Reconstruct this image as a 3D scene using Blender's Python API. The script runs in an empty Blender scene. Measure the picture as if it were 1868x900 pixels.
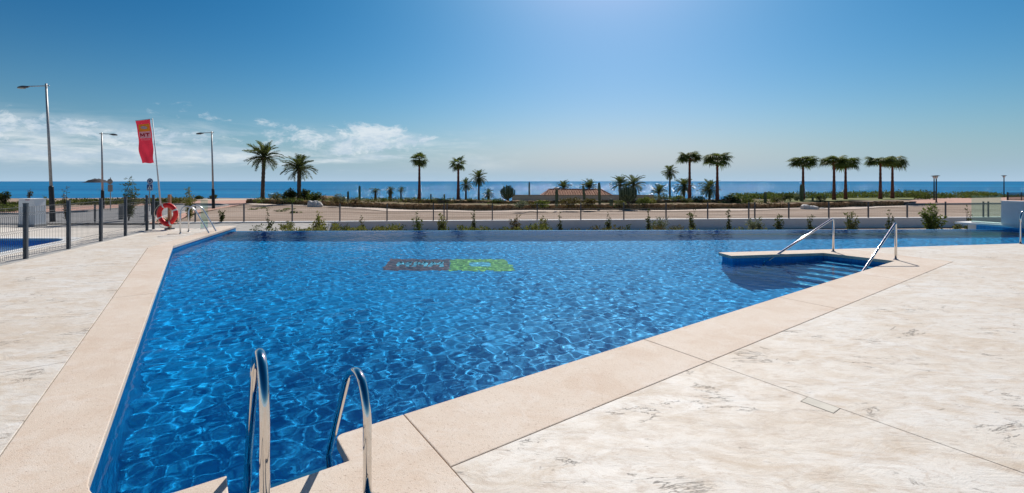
import bpy, bmesh, math, random
import numpy as np
from mathutils import Vector, Matrix

sc = bpy.context.scene
R = math.radians

# ------------------------------------------------------------------ camera, sky, sun, exposure
F, W, H, HOR, EYE = 820.0, 1868.0, 900.0, 331.0, 1.6     # focal length in photo pixels, frame, horizon row, eye height
cam_d = bpy.data.cameras.new('camera'); cam = bpy.data.objects.new('camera', cam_d)
sc.collection.objects.link(cam); sc.camera = cam
cam.location = (0, 0, EYE); cam.rotation_euler = (R(90), 0, 0)
cam_d.sensor_width = 36.0; cam_d.lens = 36.0 * F / W
cam_d.shift_y = -(H / 2 - HOR) / W
cam_d.clip_start = 0.05; cam_d.clip_end = 90000

SUN_AZ, SUN_EL = 13.0, 46.0          # degrees right of the view axis, above the horizon
sun_d = bpy.data.lights.new('sun', 'SUN'); sun = bpy.data.objects.new('sun', sun_d)
sc.collection.objects.link(sun)
sun_d.energy = 4.8; sun_d.angle = R(0.5); sun_d.color = (1.0, 0.955, 0.89)
sun.rotation_euler = (R(90 - SUN_EL), 0, R(180 - SUN_AZ))
sun_d.cycles.is_caustics_light = True

world = bpy.data.worlds.new('World'); sc.world = world; world.use_nodes = True
wt = world.node_tree; wt.nodes.clear()
def wn(t, **k):
    n = wt.nodes.new(t)
    for a, b in k.items(): setattr(n, a, b)
    return n
def wmath(op, a, b=None, c=None, clamp=False):
    n = wn('ShaderNodeMath', operation=op, use_clamp=clamp)
    for i, v in enumerate((a, b, c)):
        if v is None: continue
        if isinstance(v, (int, float)): n.inputs[i].default_value = v
        else: wt.links.new(v, n.inputs[i])
    return n.outputs[0]
sky = wn('ShaderNodeTexSky', sky_type='NISHITA', sun_disc=False)
sky.sun_elevation = R(SUN_EL); sky.sun_rotation = R(SUN_AZ)
sky.altitude = 0; sky.air_density = 1.0; sky.dust_density = 1.5; sky.ozone_density = 1.0
# grade the sky to the deep, polarised blue of the photograph, the same all round
ssep = wn('ShaderNodeSeparateColor'); wt.links.new(sky.outputs[0], ssep.inputs[0]); scom = wn('ShaderNodeCombineColor')
for i, (g_, a_) in enumerate(((3.0, .60), (1.6, .669), (1.5, .847))):
    v_ = wmath('MINIMUM', wmath('MULTIPLY', ssep.outputs[i], .1), 1.3)
    wt.links.new(wmath('MULTIPLY', wmath('POWER', v_, g_), a_ * 10.0), scom.inputs[i])
tc = wn('ShaderNodeTexCoord'); sep = wn('ShaderNodeSeparateXYZ'); wt.links.new(tc.outputs['Generated'], sep.inputs[0])
X_, Y_, Z_ = sep.outputs
hz = wmath('EXPONENT', wmath('MULTIPLY', wmath('MAXIMUM', Z_, 0.0), -1 / .085))
hmix = wn('ShaderNodeMix', data_type='RGBA'); wt.links.new(hz, hmix.inputs['Factor']); wt.links.new(scom.outputs[0], hmix.inputs['A'])
hmix.inputs['B'].default_value = (4.3, 5.9, 7.4, 1)
# clouds: flat-bottomed fair weather cumulus low above the sea, thinning out towards the sun
def wnoise(scale, loc, sc_, detail, rough, dist=0.0):
    mp = wn('ShaderNodeMapping'); mp.inputs['Scale'].default_value = scale; mp.inputs['Location'].default_value = loc
    wt.links.new(tc.outputs['Generated'], mp.inputs[0])
    n = wn('ShaderNodeTexNoise'); n.inputs['Scale'].default_value = sc_; n.inputs['Detail'].default_value = detail
    n.inputs['Roughness'].default_value = rough; n.inputs['Distortion'].default_value = dist
    wt.links.new(mp.outputs[0], n.inputs['Vector']); return n.outputs['Fac']
def sstep(v, a, b):
    n = wn('ShaderNodeMapRange', interpolation_type='SMOOTHSTEP')
    n.inputs['From Min'].default_value = a; n.inputs['From Max'].default_value = b
    wt.links.new(v, n.inputs['Value']); return n.outputs[0]
azim = wmath('SUBTRACT', 1.0, sstep(X_, -0.30, 0.10))                 # the clouds thin out towards the sun
puff = wnoise((1, 1, 2.0), (.13, .4, .02), 15.0, 12, .66, .35)          # cumulus heads
mass = wnoise((1, 1, 3.0), (.3, .1, .1), 3.4, 3, .5)                  # where they gather
veil = wnoise((1, 1, 7.0), (.7, .2, .3), 5.0, 8, .6, .5)              # flat streaks below
bandA = wmath('MULTIPLY', sstep(Z_, 0.03, 0.07), wmath('SUBTRACT', 1.0, sstep(Z_, 0.07, 0.20)))
bandB = wmath('MULTIPLY', sstep(Z_, 0.012, 0.04), wmath('SUBTRACT', 1.0, sstep(Z_, 0.06, 0.13)))
dA = wmath('ADD', wmath('ADD', puff, wmath('MULTIPLY', mass, .5)), wmath('MULTIPLY', wmath('MULTIPLY', bandA, azim), .42))
cA = wmath('MULTIPLY', sstep(dA, 1.07, 1.25), wmath('MULTIPLY', wmath('MULTIPLY', bandA, azim), 5.0, clamp=True))
cB = wmath('MULTIPLY', sstep(wmath('ADD', veil, wmath('MULTIPLY', mass, .2)), .50, .78), wmath('MULTIPLY', wmath('MULTIPLY', bandB, azim), 1.0))
cl = wmath('MAXIMUM', wmath('MULTIPLY', cA, .78), wmath('MULTIPLY', cB, .75), clamp=True)
mix = wn('ShaderNodeMix', data_type='RGBA')
wt.links.new(cl, mix.inputs['Factor']); wt.links.new(hmix.outputs['Result'], mix.inputs['A'])
shd = wn('ShaderNodeMix', data_type='RGBA'); wt.links.new(sstep(wnoise((1, 1, 2.4), (.5, .2, .7), 17, 8, .65), .38, .62), shd.inputs['Factor'])
shd.inputs['A'].default_value = (5.6, 6.7, 7.9, 1); shd.inputs['B'].default_value = (8.2, 8.7, 9.1, 1); wt.links.new(shd.outputs['Result'], mix.inputs['B'])
bg = wn('ShaderNodeBackground'); bg.inputs['Strength'].default_value = 0.1
wt.links.new(mix.outputs['Result'], bg.inputs['Color'])
wo = wn('ShaderNodeOutputWorld'); wt.links.new(bg.outputs[0], wo.inputs[0])

vs = sc.view_settings; vs.view_transform = 'Standard'; vs.look = 'None'; vs.exposure = 0.0; vs.gamma = 1.0; vs.use_curve_mapping = False
cy = sc.cycles
cy.max_bounces = 10; cy.diffuse_bounces = 3; cy.glossy_bounces = 4; cy.transmission_bounces = 6; cy.transparent_max_bounces = 24
cy.caustics_reflective = True; cy.caustics_refractive = True; cy.use_denoising = True
cy.sample_clamp_indirect = 6.0; cy.blur_glossy = 0.1

# ------------------------------------------------------------------ helpers
random.seed(7); rng = np.random.default_rng(7)
coll = sc.collection
def P(x, y, z=0.0):
    """photo pixel -> point on the horizontal plane z"""
    d = (EYE - z) * F / (y - HOR); return Vector(((x - W / 2) * d / F, d, z))
def PD(x, y, d):
    """photo pixel -> point at depth d"""
    return Vector(((x - W / 2) * d / F, d, EYE - (y - HOR) * d / F))
E = Vector((0.817, 0.576)).normalized(); N_ = Vector((-E.y, E.x))       # along / across the near pool edge
def UV(u, v, z=0.0):
    q = E * u + N_ * v; return Vector((q.x, q.y, z))

class MB:
    def __init__(s): s.v = []; s.f = []
    def add(s, vs_, fs):
        o = len(s.v); s.v += [tuple(q) for q in vs_]; s.f += [tuple(i + o for i in f) for f in fs]; return s
    def box(s, c, d, rz=0, M=None):
        hx, hy, hz = d[0] / 2, d[1] / 2, d[2] / 2
        vs_ = [Vector((a * hx, b * hy, e * hz)) for a in (-1, 1) for b in (-1, 1) for e in (-1, 1)]
        m = M if M is not None else Matrix.Rotation(rz, 3, 'Z')
        return s.add([m @ q + Vector(c) for q in vs_], [(0,1,3,2),(4,6,7,5),(0,4,5,1),(2,3,7,6),(0,2,6,4),(1,5,7,3)])
    def prism(s, poly, z0, z1, bev=0.0):
        n = len(poly); poly = [(p[0], p[1]) for p in poly]
        a = sum(poly[i][0] * poly[(i+1) % n][1] - poly[(i+1) % n][0] * poly[i][1] for i in range(n))
        if a < 0: poly = poly[::-1]
        if bev <= 0:
            vs_ = [(x, y, z0) for x, y in poly] + [(x, y, z1) for x, y in poly]
            fs = [tuple(range(n))[::-1], tuple(range(n, 2*n))] + [(i, (i+1) % n, n + (i+1) % n, n + i) for i in range(n)]
            return s.add(vs_, fs)
        rings = [(0, z0), (0, z1 - bev), (bev * .3, z1 - bev * .3), (bev, z1)]
        vs_ = []
        for ins, z in rings:
            for i in range(n):
                p = Vector(poly[i]); a_ = (p - Vector(poly[i-1])).normalized(); b_ = (Vector(poly[(i+1) % n]) - p).normalized()
                na, nb = Vector((-a_.y, a_.x)), Vector((-b_.y, b_.x)); m = na + nb
                m = m / max(0.3, m.dot(na)) if m.length > 1e-6 else na
                q = p + m * ins; vs_.append((q.x, q.y, z))
        fs = [tuple(range(n))[::-1], tuple(range(3*n, 4*n))]
        for k in range(3): fs += [(k*n+i, k*n+(i+1) % n, (k+1)*n+(i+1) % n, (k+1)*n+i) for i in range(n)]
        return s.add(vs_, fs)
    def tube(s, path, r, seg=10, cap=True):
        path = [Vector(p) for p in path]; n = len(path)
        rad = r if isinstance(r, (list, tuple)) else [r] * n
        t0 = (path[1] - path[0]).normalized(); up = Vector((0, 0, 1)) if abs(t0.z) < .9 else Vector((1, 0, 0))
        nrm = t0.cross(up).normalized(); vs_ = []
        for i in range(n):
            t = (path[min(i+1, n-1)] - path[max(i-1, 0)]).normalized()
            nrm = (nrm - t * nrm.dot(t)).normalized(); b = t.cross(nrm)
            vs_ += [path[i] + (nrm * math.cos(2*math.pi*k/seg) + b * math.sin(2*math.pi*k/seg)) * rad[i] for k in range(seg)]
        fs = [(i*seg+k, i*seg+(k+1) % seg, (i+1)*seg+(k+1) % seg, (i+1)*seg+k) for i in range(n-1) for k in range(seg)]
        if cap: fs += [tuple(range(seg))[::-1], tuple(range((n-1)*seg, n*seg))]
        return s.add(vs_, fs)
    def lathe(s, prof, c=(0, 0, 0), seg=16):
        n = len(prof); vs_ = [(c[0] + r * math.cos(2*math.pi*k/seg), c[1] + r * math.sin(2*math.pi*k/seg), c[2] + z) for r, z in prof for k in range(seg)]
        fs = [(i*seg+k, i*seg+(k+1) % seg, (i+1)*seg+(k+1) % seg, (i+1)*seg+k) for i in range(n-1) for k in range(seg)]
        fs += [tuple(range(seg))[::-1], tuple(range((n-1)*seg, n*seg))]
        return s.add(vs_, fs)
    def mesh(s, name, smooth=False):
        m = bpy.data.meshes.new(name); m.from_pydata(s.v, [], s.f); m.update()
        if smooth: m.shade_smooth()
        return m
    def build(s, name, mat, parent=None, smooth=False, **k):
        return obj(name, s.mesh(name, smooth), mat, parent, **k)

def tag(o, label=None, cat=None, group=None, kind=None):
    if label: o['label'] = label
    if cat: o['category'] = cat
    if group: o['group'] = group
    if kind: o['kind'] = kind
    return o
def obj(name, mesh, mat=None, parent=None, loc=None, rot=None, scale=None, **k):
    o = bpy.data.objects.new(name, mesh); coll.objects.link(o)
    if mat is not None and mesh is not None and not mesh.materials: mesh.materials.append(mat)
    if parent is not None: o.parent = parent
    if loc is not None: o.location = loc
    if rot is not None: o.rotation_euler = rot
    if scale is not None: o.scale = scale if not isinstance(scale, (int, float)) else (scale,) * 3
    return tag(o, **k)
def empty(name, loc=(0, 0, 0), rz=0, **k):
    o = bpy.data.objects.new(name, None); coll.objects.link(o); o.location = loc; o.rotation_euler = (0, 0, rz); o.empty_display_size = .2
    return tag(o, **k)

# ------------------------------------------------------------------ materials
class NT:
    def __init__(s, name):
        s.m = bpy.data.materials.new(name); s.m.use_nodes = True; s.t = s.m.node_tree; s.t.nodes.clear()
        s.out = s.n('ShaderNodeOutputMaterial'); s.co = None
    def n(s, t, ins=None, **k):
        n = s.t.nodes.new(t)
        for a, b in k.items(): setattr(n, a, b)
        for a, b in (ins or {}).items(): s.set(n.inputs[a], b)
        return n
    def set(s, sock, v):
        if isinstance(v, bpy.types.NodeSocket): s.t.links.new(v, sock)
        elif isinstance(v, (tuple, list)) and len(v) == 3 and sock.type == 'RGBA': sock.default_value = (*v, 1)
        else: sock.default_value = v
    def coord(s, scale=(1, 1, 1), rot=(0, 0, 0), kind='Object'):
        tcn = s.n('ShaderNodeTexCoord'); m = s.n('ShaderNodeMapping', {'Vector': tcn.outputs[kind], 'Scale': scale, 'Rotation': rot}); return m.outputs[0]
    def world(s, scale=(1, 1, 1), rot=(0, 0, 0)):
        g = s.n('ShaderNodeNewGeometry'); m = s.n('ShaderNodeMapping', {'Vector': g.outputs['Position'], 'Scale': scale, 'Rotation': rot}); return m.outputs[0]
    def noise(s, vec, scale, detail=4, rough=.55, dist=0.0):
        return s.n('ShaderNodeTexNoise', {'Vector': vec, 'Scale': scale, 'Detail': detail, 'Roughness': rough, 'Distortion': dist}).outputs['Fac']
    def ramp(s, fac, stops, interp='LINEAR'):
        r = s.n('ShaderNodeValToRGB', {'Fac': fac}); cr = r.color_ramp; cr.interpolation = interp
        while len(cr.elements) < len(stops): cr.elements.new(.5)
        for e, (p, c) in zip(cr.elements, stops):
            e.position = p; e.color = (*c, 1) if isinstance(c, (tuple, list)) else (c, c, c, 1)
        return r.outputs['Color']
    def mix(s, fac, a, b, mode='MIX'):
        m = s.n('ShaderNodeMix', data_type='RGBA', blend_type=mode); s.set(m.inputs['Factor'], fac); s.set(m.inputs['A'], a); s.set(m.inputs['B'], b); return m.outputs['Result']
    def math(s, op, a, b=0.0, clamp=False):
        m = s.n('ShaderNodeMath', operation=op, use_clamp=clamp); s.set(m.inputs[0], a); s.set(m.inputs[1], b); return m.outputs[0]
    def bump(s, h, strength=.3, dist=.01, normal=None):
        b = s.n('ShaderNodeBump', {'Height': h, 'Strength': strength, 'Distance': dist})
        if normal is not None: s.set(b.inputs['Normal'], normal)
        return b.outputs[0]
    def bsdf(s, color, rough=.6, metal=0.0, normal=None, spec=.5, **k):
        b = s.n('ShaderNodeBsdfPrincipled', {'Base Color': color, 'Roughness': rough, 'Metallic': metal, 'Specular IOR Level': spec})
        for a, v in k.items(): s.set(b.inputs[a.replace('_', ' ')], v)
        if normal is not None: s.set(b.inputs['Normal'], normal)
        s.t.links.new(b.outputs[0], s.out.inputs['Surface']); return b

def simple(name, c, rough=.6, metal=0.0, var=.12, scale=6.0, spec=.4, bump=0.0, bscale=40):
    t = NT(name); v = t.coord()
    lo = tuple(q * (1 - var) for q in c); hi = tuple(min(1, q * (1 + var)) for q in c)
    col = t.ramp(t.noise(v, scale, 5, .6), [(.3, lo), (.7, hi)])
    nr = t.bump(t.noise(v, bscale, 4), bump, .01) if bump else None
    t.bsdf(col, rough, metal, nr, spec); return t.m
def leafmat(name, c, c2, trans=.35, scale=2.5, rough=.5):
    t = NT(name); v = t.world()
    oi = t.n('ShaderNodeObjectInfo').outputs['Random']
    f = t.math('ADD', t.math('MULTIPLY', t.noise(v, scale, 3), .8), t.math('MULTIPLY', oi, .25))
    col = t.ramp(f, [(.35, c), (.75, c2)])
    b = t.n('ShaderNodeBsdfPrincipled', {'Base Color': col, 'Roughness': .6, 'Specular IOR Level': .12})
    tr = t.n('ShaderNodeBsdfTranslucent', {'Color': t.mix(.5, col, (.16, .2, .02))})
    m = t.n('ShaderNodeMixShader', {'Fac': trans}); t.t.links.new(b.outputs[0], m.inputs[1]); t.t.links.new(tr.outputs[0], m.inputs[2])
    t.t.links.new(m.outputs[0], t.out.inputs['Surface']); return t.m

M = {}
# stamped, sealed concrete of the deck: whitish with ochre and grey drift, slate-like ridges
def deck_material():
    t = NT('stamped_concrete'); v = t.world((1, 1, 1), (0, 0, R(-20)))
    vs_ = t.world((0.6, 1.3, 1), (0, 0, R(-26)))
    big = t.noise(vs_, .8, 6, .6, .5)
    col = t.ramp(big, [(.30, (.62, .525, .42)), (.45, (.69, .625, .535)), (.58, (.715, .67, .60)), (.8, (.735, .705, .65))])
    mid = t.noise(vs_, 2.6, 12, .76, .9)                               # drifts of release powder, fine grained
    col = t.mix(t.ramp(mid, [(.45, 0.0), (.57, .5), (.70, 1.0)]), col, (.53, .415, .295))
    fin = t.noise(t.world((.7, 1.5, 1), (0, 0, R(-34))), 9, 10, .74, .7)
    col = t.mix(t.ramp(fin, [(.51, 0.0), (.63, .65)]), col, (.47, .37, .28))
    wht = t.noise(t.world((.7, 1.2, 1), (0, 0, R(-10))), 3.4, 9, .7, .8)
    col = t.mix(t.ramp(wht, [(.54, 0.0), (.68, .6)]), col, (.76, .735, .69))
    # slate-like tears: thin broken lines
    tear = t.noise(t.world((.5, 1.5, 1), (0, 0, R(-30))), 1.5, 9, .66, 1.2)
    line = t.ramp(t.math('ABSOLUTE', t.math('SUBTRACT', tear, .5)), [(.0, 1.0), (.008, 0.0)])
    patch = t.ramp(t.noise(v, 2.1, 5, .65), [(.54, 0.0), (.62, 1.0)])
    crack = t.math('MULTIPLY', line, patch)
    col = t.mix(t.math('MULTIPLY', crack, .7), col, (.27, .21, .15))
    grain = t.noise(v, 150, 4)
    col = t.mix(.14, col, t.ramp(grain, [(.3, (.40, .34, .28)), (.7, (.86, .84, .80))]))
    h = t.math('ADD', t.math('MULTIPLY', t.noise(vs_, 4.5, 10, .72, 1.0), .9), t.math('MULTIPLY', grain, .12))
    h = t.math('SUBTRACT', h, t.math('MULTIPLY', crack, .35))
    t.bsdf(col, t.ramp(mid, [(.3, .45), (.7, .7)]), 0, t.bump(h, .85, .014), .3)
    return t.m
M['deck'] = deck_material()
def coping_material():
    t = NT('sand_coping'); v = t.world()
    a = t.noise(v, .9, 9, .68, .5); col = t.ramp(a, [(.3, (.58, .445, .335)), (.5, (.66, .55, .44)), (.70, (.72, .64, .55))])
    st = t.noise(t.world((.7, 1.2, 1), (0, 0, R(-15))), 2.0, 11, .74, .8); col = t.mix(t.ramp(st, [(.47, 0.0), (.68, .75)]), col, (.56, .40, .275))
    pl = t.noise(v, 4.2, 11, .74, .6); col = t.mix(t.ramp(pl, [(.5, 0.0), (.70, .6)]), col, (.76, .70, .63))
    g = t.noise(v, 210, 4); col = t.mix(.34, col, t.ramp(g, [(.35, (.38, .27, .19)), (.6, (.82, .73, .64))]))
    pit = t.ramp(t.noise(v, 60, 4), [(.60, 0.0), (.68, 1.0)]); col = t.mix(t.math('MULTIPLY', pit, .42), col, (.36, .25, .17))
    t.bsdf(col, .68, 0, t.bump(t.math('ADD', t.math('SUBTRACT', g, pit), t.math('MULTIPLY', pl, 3.0)), .4, .005), .2); return t.m
M['coping'] = coping_material()
def tile_material(name, c1, c2, c3, scale=40.0):
    t = NT(name); v = t.world((1, 1, 1), (0, 0, R(-35.2)))
    g = t.n('ShaderNodeTexCoord')
    br = t.n('ShaderNodeTexBrick', {'Vector': v, 'Scale': scale / 2, 'Color1': c1, 'Color2': c2, 'Mortar': c3, 'Mortar Size': .03, 'Mortar Smooth': .3, 'Brick Width': .5, 'Row Height': .5}, offset=0.0)
    col = t.mix(t.ramp(t.noise(v, 1.2, 3), [(.3, 0.0), (.8, .25)]), br.outputs['Color'], c2)
    t.bsdf(col, .35, 0, None, .3); return t.m
M['tile'] = tile_material('blue_mosaic', (.0005, .19, .48), (.001, .31, .66), (.01, .31, .56))
M['steel'] = None
t = NT('polished_steel'); v = t.coord((1, 1, 1)); t.bsdf(t.ramp(t.noise(v, 9, 3), [(.3, (.60, .59, .57)), (.7, (.70, .69, .67))]), t.ramp(t.noise(v, 14, 4), [(.3, .035), (.7, .075)]), 1.0); M['steel'] = t.m
t = NT('brushed_steel'); v = t.coord((1, 1, 1)); t.bsdf(t.ramp(t.noise(v, 9, 3), [(.3, (.58, .59, .61)), (.7, (.68, .69, .71))]), .30, 1.0); M['steel_satin'] = t.m
M['white'] = simple('white_render', (.74, .73, .71), .75, var=.06, scale=1.5, bump=.12, bscale=60)
M['dark_metal'] = simple('anthracite_paint', (.055, .065, .078), .45, var=.2, spec=.4)
M['joint'] = simple('joint_mortar', (.30, .26, .21), .9)
# ------------------------------------------------------------------ pool geometry on plan
WATER, FLOOR = -0.13, -1.53
uL, vN = -0.49, 2.93                       # left and near pool edges
K = UV(-0.47, 13.98)                       # kink of the left edge
def back_line(x): return 10.09 + .179 * (x - 4.70)          # far edge of the right hand deck
def far_edge(x): return 15.62 + .0225 * (x + 9.74)          # overflow edge
def leftx(y): return K.x - .295 * (y - K.y)
CW = .42 / math.cos(math.atan(.179)) * 1.0
PEN_A = Vector((4.74, back_line(4.74) - .42)); PEN_T = Vector((4.66, back_line(4.66)))
def on_front(u):                            # meets the peninsula's front line with the line u = const
    # .817 x + .576 y = u ; y = back_line(x) - .42
    x = (u - E.y * (10.09 - .179 * 4.70 - .42)) / (E.x + E.y * .179); return Vector((x, back_line(x) - .42))
uS, uC = 11.52, 12.35                       # stair side wall, outer side of the coping there
PEN_B = on_front(uS)
C2 = lambda p: Vector((p[0], p[1]))
def arc(c, r, a0, a1, n=8): return [Vector((c[0] + r * math.cos(a0 + (a1 - a0) * i / n), c[1] + r * math.sin(a0 + (a1 - a0) * i / n))) for i in range(n + 1)]
def uvarc(cu, cv, r, a0, a1, n=8): return [C2(UV(cu + r * math.cos(a0 + (a1-a0)*i/n), cv + r * math.sin(a0 + (a1-a0)*i/n))) for i in range(n + 1)]

Q1 = Vector((13.06, back_line(13.06))); Q2 = Vector((14.3, 7.9))
Rc = .42; vNL = 2.87
corner = uvarc(uL + Rc, vNL + Rc, Rc, math.pi, 1.5 * math.pi, 10)           # rounded near-left corner, from the left edge to the near edge
nu0, nu1, nv = 0.12, 0.74, 2.62                                            # ladder recess
notch = [C2(UV(nu0, vNL)), C2(UV(nu0, nv)), C2(UV(nu1, nv)), C2(UV(nu1, vN - .06)), C2(UV(nu1 + .06, vN))]
WX = 18.1                                                                  # right hand end of the pool channel
pool_poly = [C2(K)] + corner + notch + [C2(UV(uS, vN)), PEN_B, PEN_A, PEN_T, Q1, Q2, Vector((WX + 1.2, Q2.y)), Vector((WX - .35, far_edge(WX))), Vector((leftx(far_edge(-9.74)), far_edge(-9.74)))]

def tri_prism(name, poly, z0, z1, mat, parent=None, bev=0.0, **k):
    """extruded polygon, any shape, ngons triangulated"""
    mb = MB().prism(poly, z0, z1, bev); m = mb.mesh(name)
    bm = bmesh.new(); bm.from_mesh(m); bmesh.ops.triangulate(bm, faces=[f for f in bm.faces if len(f.verts) > 4]); bm.to_mesh(m); bm.free()
    return obj(name, m, mat, parent, **k)

# ------------------------------------------------------------------ pool basin, steps, water
basin = empty('pool_basin', (0, 0, 0), kind='structure', label='blue mosaic tiled swimming pool basin')
fl = MB().prism([(-11, 1.5), (19.2, 1.5), (19.2, 17.2), (-11, 17.2)], FLOOR - .3, FLOOR).build('pool_floor', M['tile'], basin)
def wall_strip(pts, z0, z1, th, name):
    """vertical tiled wall facing the pool; thickness th away from it (to the right of the run)"""
    mb = MB(); n = len(pts); outp = []
    for i, p in enumerate(pts):
        a = (pts[i] - pts[i-1]).normalized() if i else (pts[1] - pts[0]).normalized()
        b = (pts[i+1] - pts[i]).normalized() if i < n - 1 else a
        m = Vector((a.y, -a.x)) + Vector((b.y, -b.x)); m = m / max(.35, m.dot(Vector((a.y, -a.x)))); outp.append(p + m * th)
    vs_ = [(p.x, p.y, z) for z in (z0, z1) for p in pts] + [(p.x, p.y, z) for z in (z0, z1) for p in outp]
    fs = []
    for i in range(n - 1):
        fs += [(i, i+1, n+i+1, n+i), (2*n+i+1, 2*n+i, 3*n+i, 3*n+i+1), (n+i, n+i+1, 3*n+i+1, 3*n+i)]
    fs += [(0, n, 3*n, 2*n), (n-1, 3*n-1, 4*n-1, 2*n-1)]
    return mb.add(vs_, fs).build(name, M['tile'], basin)
# runs with the pool on their left (counter-clockwise polygon order)
wl = [Vector((leftx(far_edge(-9.74) + .5), far_edge(-9.74) + .5)), C2(K)] + corner
wall_strip(wl, FLOOR, -.055, .25, 'pool_wall')
wall_strip([corner[-1]] + notch + [C2(UV(uS, vN))], FLOOR, -.055, .25, 'pool_wall')
wall_strip([C2(UV(uS, vN - .2)), PEN_B], FLOOR, -.055, .25, 'pool_wall')
tri_prism('peninsula_core', [PEN_B + Vector((.02, .01)), PEN_A + Vector((.03, .02)), PEN_T + Vector((.04, -.03)), Vector((12.9, back_line(12.9) - .03)), Vector((12.9, back_line(12.9) - .35))], FLOOR, -.055, M['tile'], basin)
wall_strip([Vector((WX + 1.4, Q2.y + .03)), Vector((Q2.x, Q2.y + .03)), Q1 + Vector((.03, .01)), Q1 + Vector((-.4, -.05))][::-1], FLOOR, -.055, .2, 'pool_wall')
wr = [Vector((WX + 1.2, Q2.y)), Vector((WX - .35, far_edge(WX))), Vector((WX - .5, far_edge(WX) + .8))]
wall_strip(wr, FLOOR, -.055, .25, 'pool_wall')
# overflow wall: its crest lies just under the water
ov = [Vector((-10.0, far_edge(-10.0))), Vector((WX, far_edge(WX)))]
MB().prism([(ov[0].x, ov[0].y - .12), (ov[1].x, ov[1].y - .12), (ov[1].x, ov[1].y - .004), (ov[0].x, ov[0].y - .004)], FLOOR, WATER - .016).build('overflow_wall', M['tile'], basin)

steps = empty('pool_steps', UV(uS, vN, FLOOR), label='blue tiled underwater steps between peninsula and near pool edge', cat='steps')
for k in range(6):
    u1 = uS - .33 * (k + 1); z1 = WATER - .16 - .2 * k
    poly = [C2(UV(u1, vN + .02)), C2(UV(u1 + .33, vN + .02)), on_front(u1 + .33), on_front(u1)]
    poly = [p - C2(UV(uS, vN)) for p in poly]
    tri_prism('step', [tuple(p) for p in poly], 0, z1 - FLOOR, M['tile'], steps)
    nose = MB(); a = Vector((*poly[0], z1 - FLOOR)); b = Vector((*poly[3], z1 - FLOOR))
    nd = (b - a).normalized(); nn_ = Vector((-nd.y, nd.x, 0)) * .055
    if nn_.dot(Vector((E.x, E.y, 0))) < 0: nn_ = -nn_
    nose.prism([(a - nn_ * .1).xy, (b - nn_ * .1).xy, (b + nn_).xy, (a + nn_).xy], z1 - FLOOR - .02, z1 - FLOOR + .004)
    nose.build('step_nosing', None, steps).data.materials.append(tile_material('pale_mosaic', (.22, .58, .80), (.30, .66, .84), (.3, .6, .75)) if k == 0 else bpy.data.materials['pale_mosaic'])

# emblem laid into the pool floor: brown field with pale lettering, lime field with a pale bar
def flat(poly, z0=0.0, z1=.006): return MB().prism(poly, z0, z1)
em = empty('floor_emblem', (0, 0, FLOOR + .001), label='brown and lime green mosaic emblem laid in the pool floor', cat='emblem')
ey0, ey1 = 10.2, 11.5
flat([(-2.95, ey0), (-1.42, ey0), (-1.58, ey1), (-3.12, ey1)]).build('brown_panel', tile_material('brown_mosaic', (.20, .035, .035), (.27, .06, .055), (.10, .05, .06)), em)
flat([(-1.41, ey0), (.10, ey0), (.06, ey0 + .3), (-.22, ey1), (-1.57, ey1)]).build('lime_panel', tile_material('lime_mosaic', (.27, .38, .03), (.35, .44, .05), (.2, .36, .1)), em)
pm = tile_material('pale_blue_mosaic', (.18, .46, .60), (.28, .56, .66), (.2, .45, .6))
def stroke(a, b, w=.10):
    a, b = Vector(a), Vector(b); d = (b - a).normalized(); q = Vector((-d.y, d.x)) * w / 2
    return flat([a - q, b - q, b + q, a + q], .006, .011)
for gl, x0 in (('letter', -2.72), ('letter', -2.32), ('letter', -1.93)):
    y0, y1 = ey0 + .4, ey1 - .35
    mb = MB()
    for a, b in (((x0, y0), (x0 - .04, y1)), ((x0 - .04, y1), (x0 + .12, y0 + .2)), ((x0 + .12, y0 + .2), (x0 + .2, y1)), ((x0 + .2, y1), (x0 + .26, y0))):
        s_ = stroke(a, b, .09); mb.add(s_.v, s_.f)
    mb.build('letter', pm, em)
flat([(-1.0, ey0 + .45), (-.5, ey0 + .42), (-.58, ey1 - .4), (-1.06, ey1 - .38)], .006, .011).build('pale_bar', pm, em)

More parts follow.
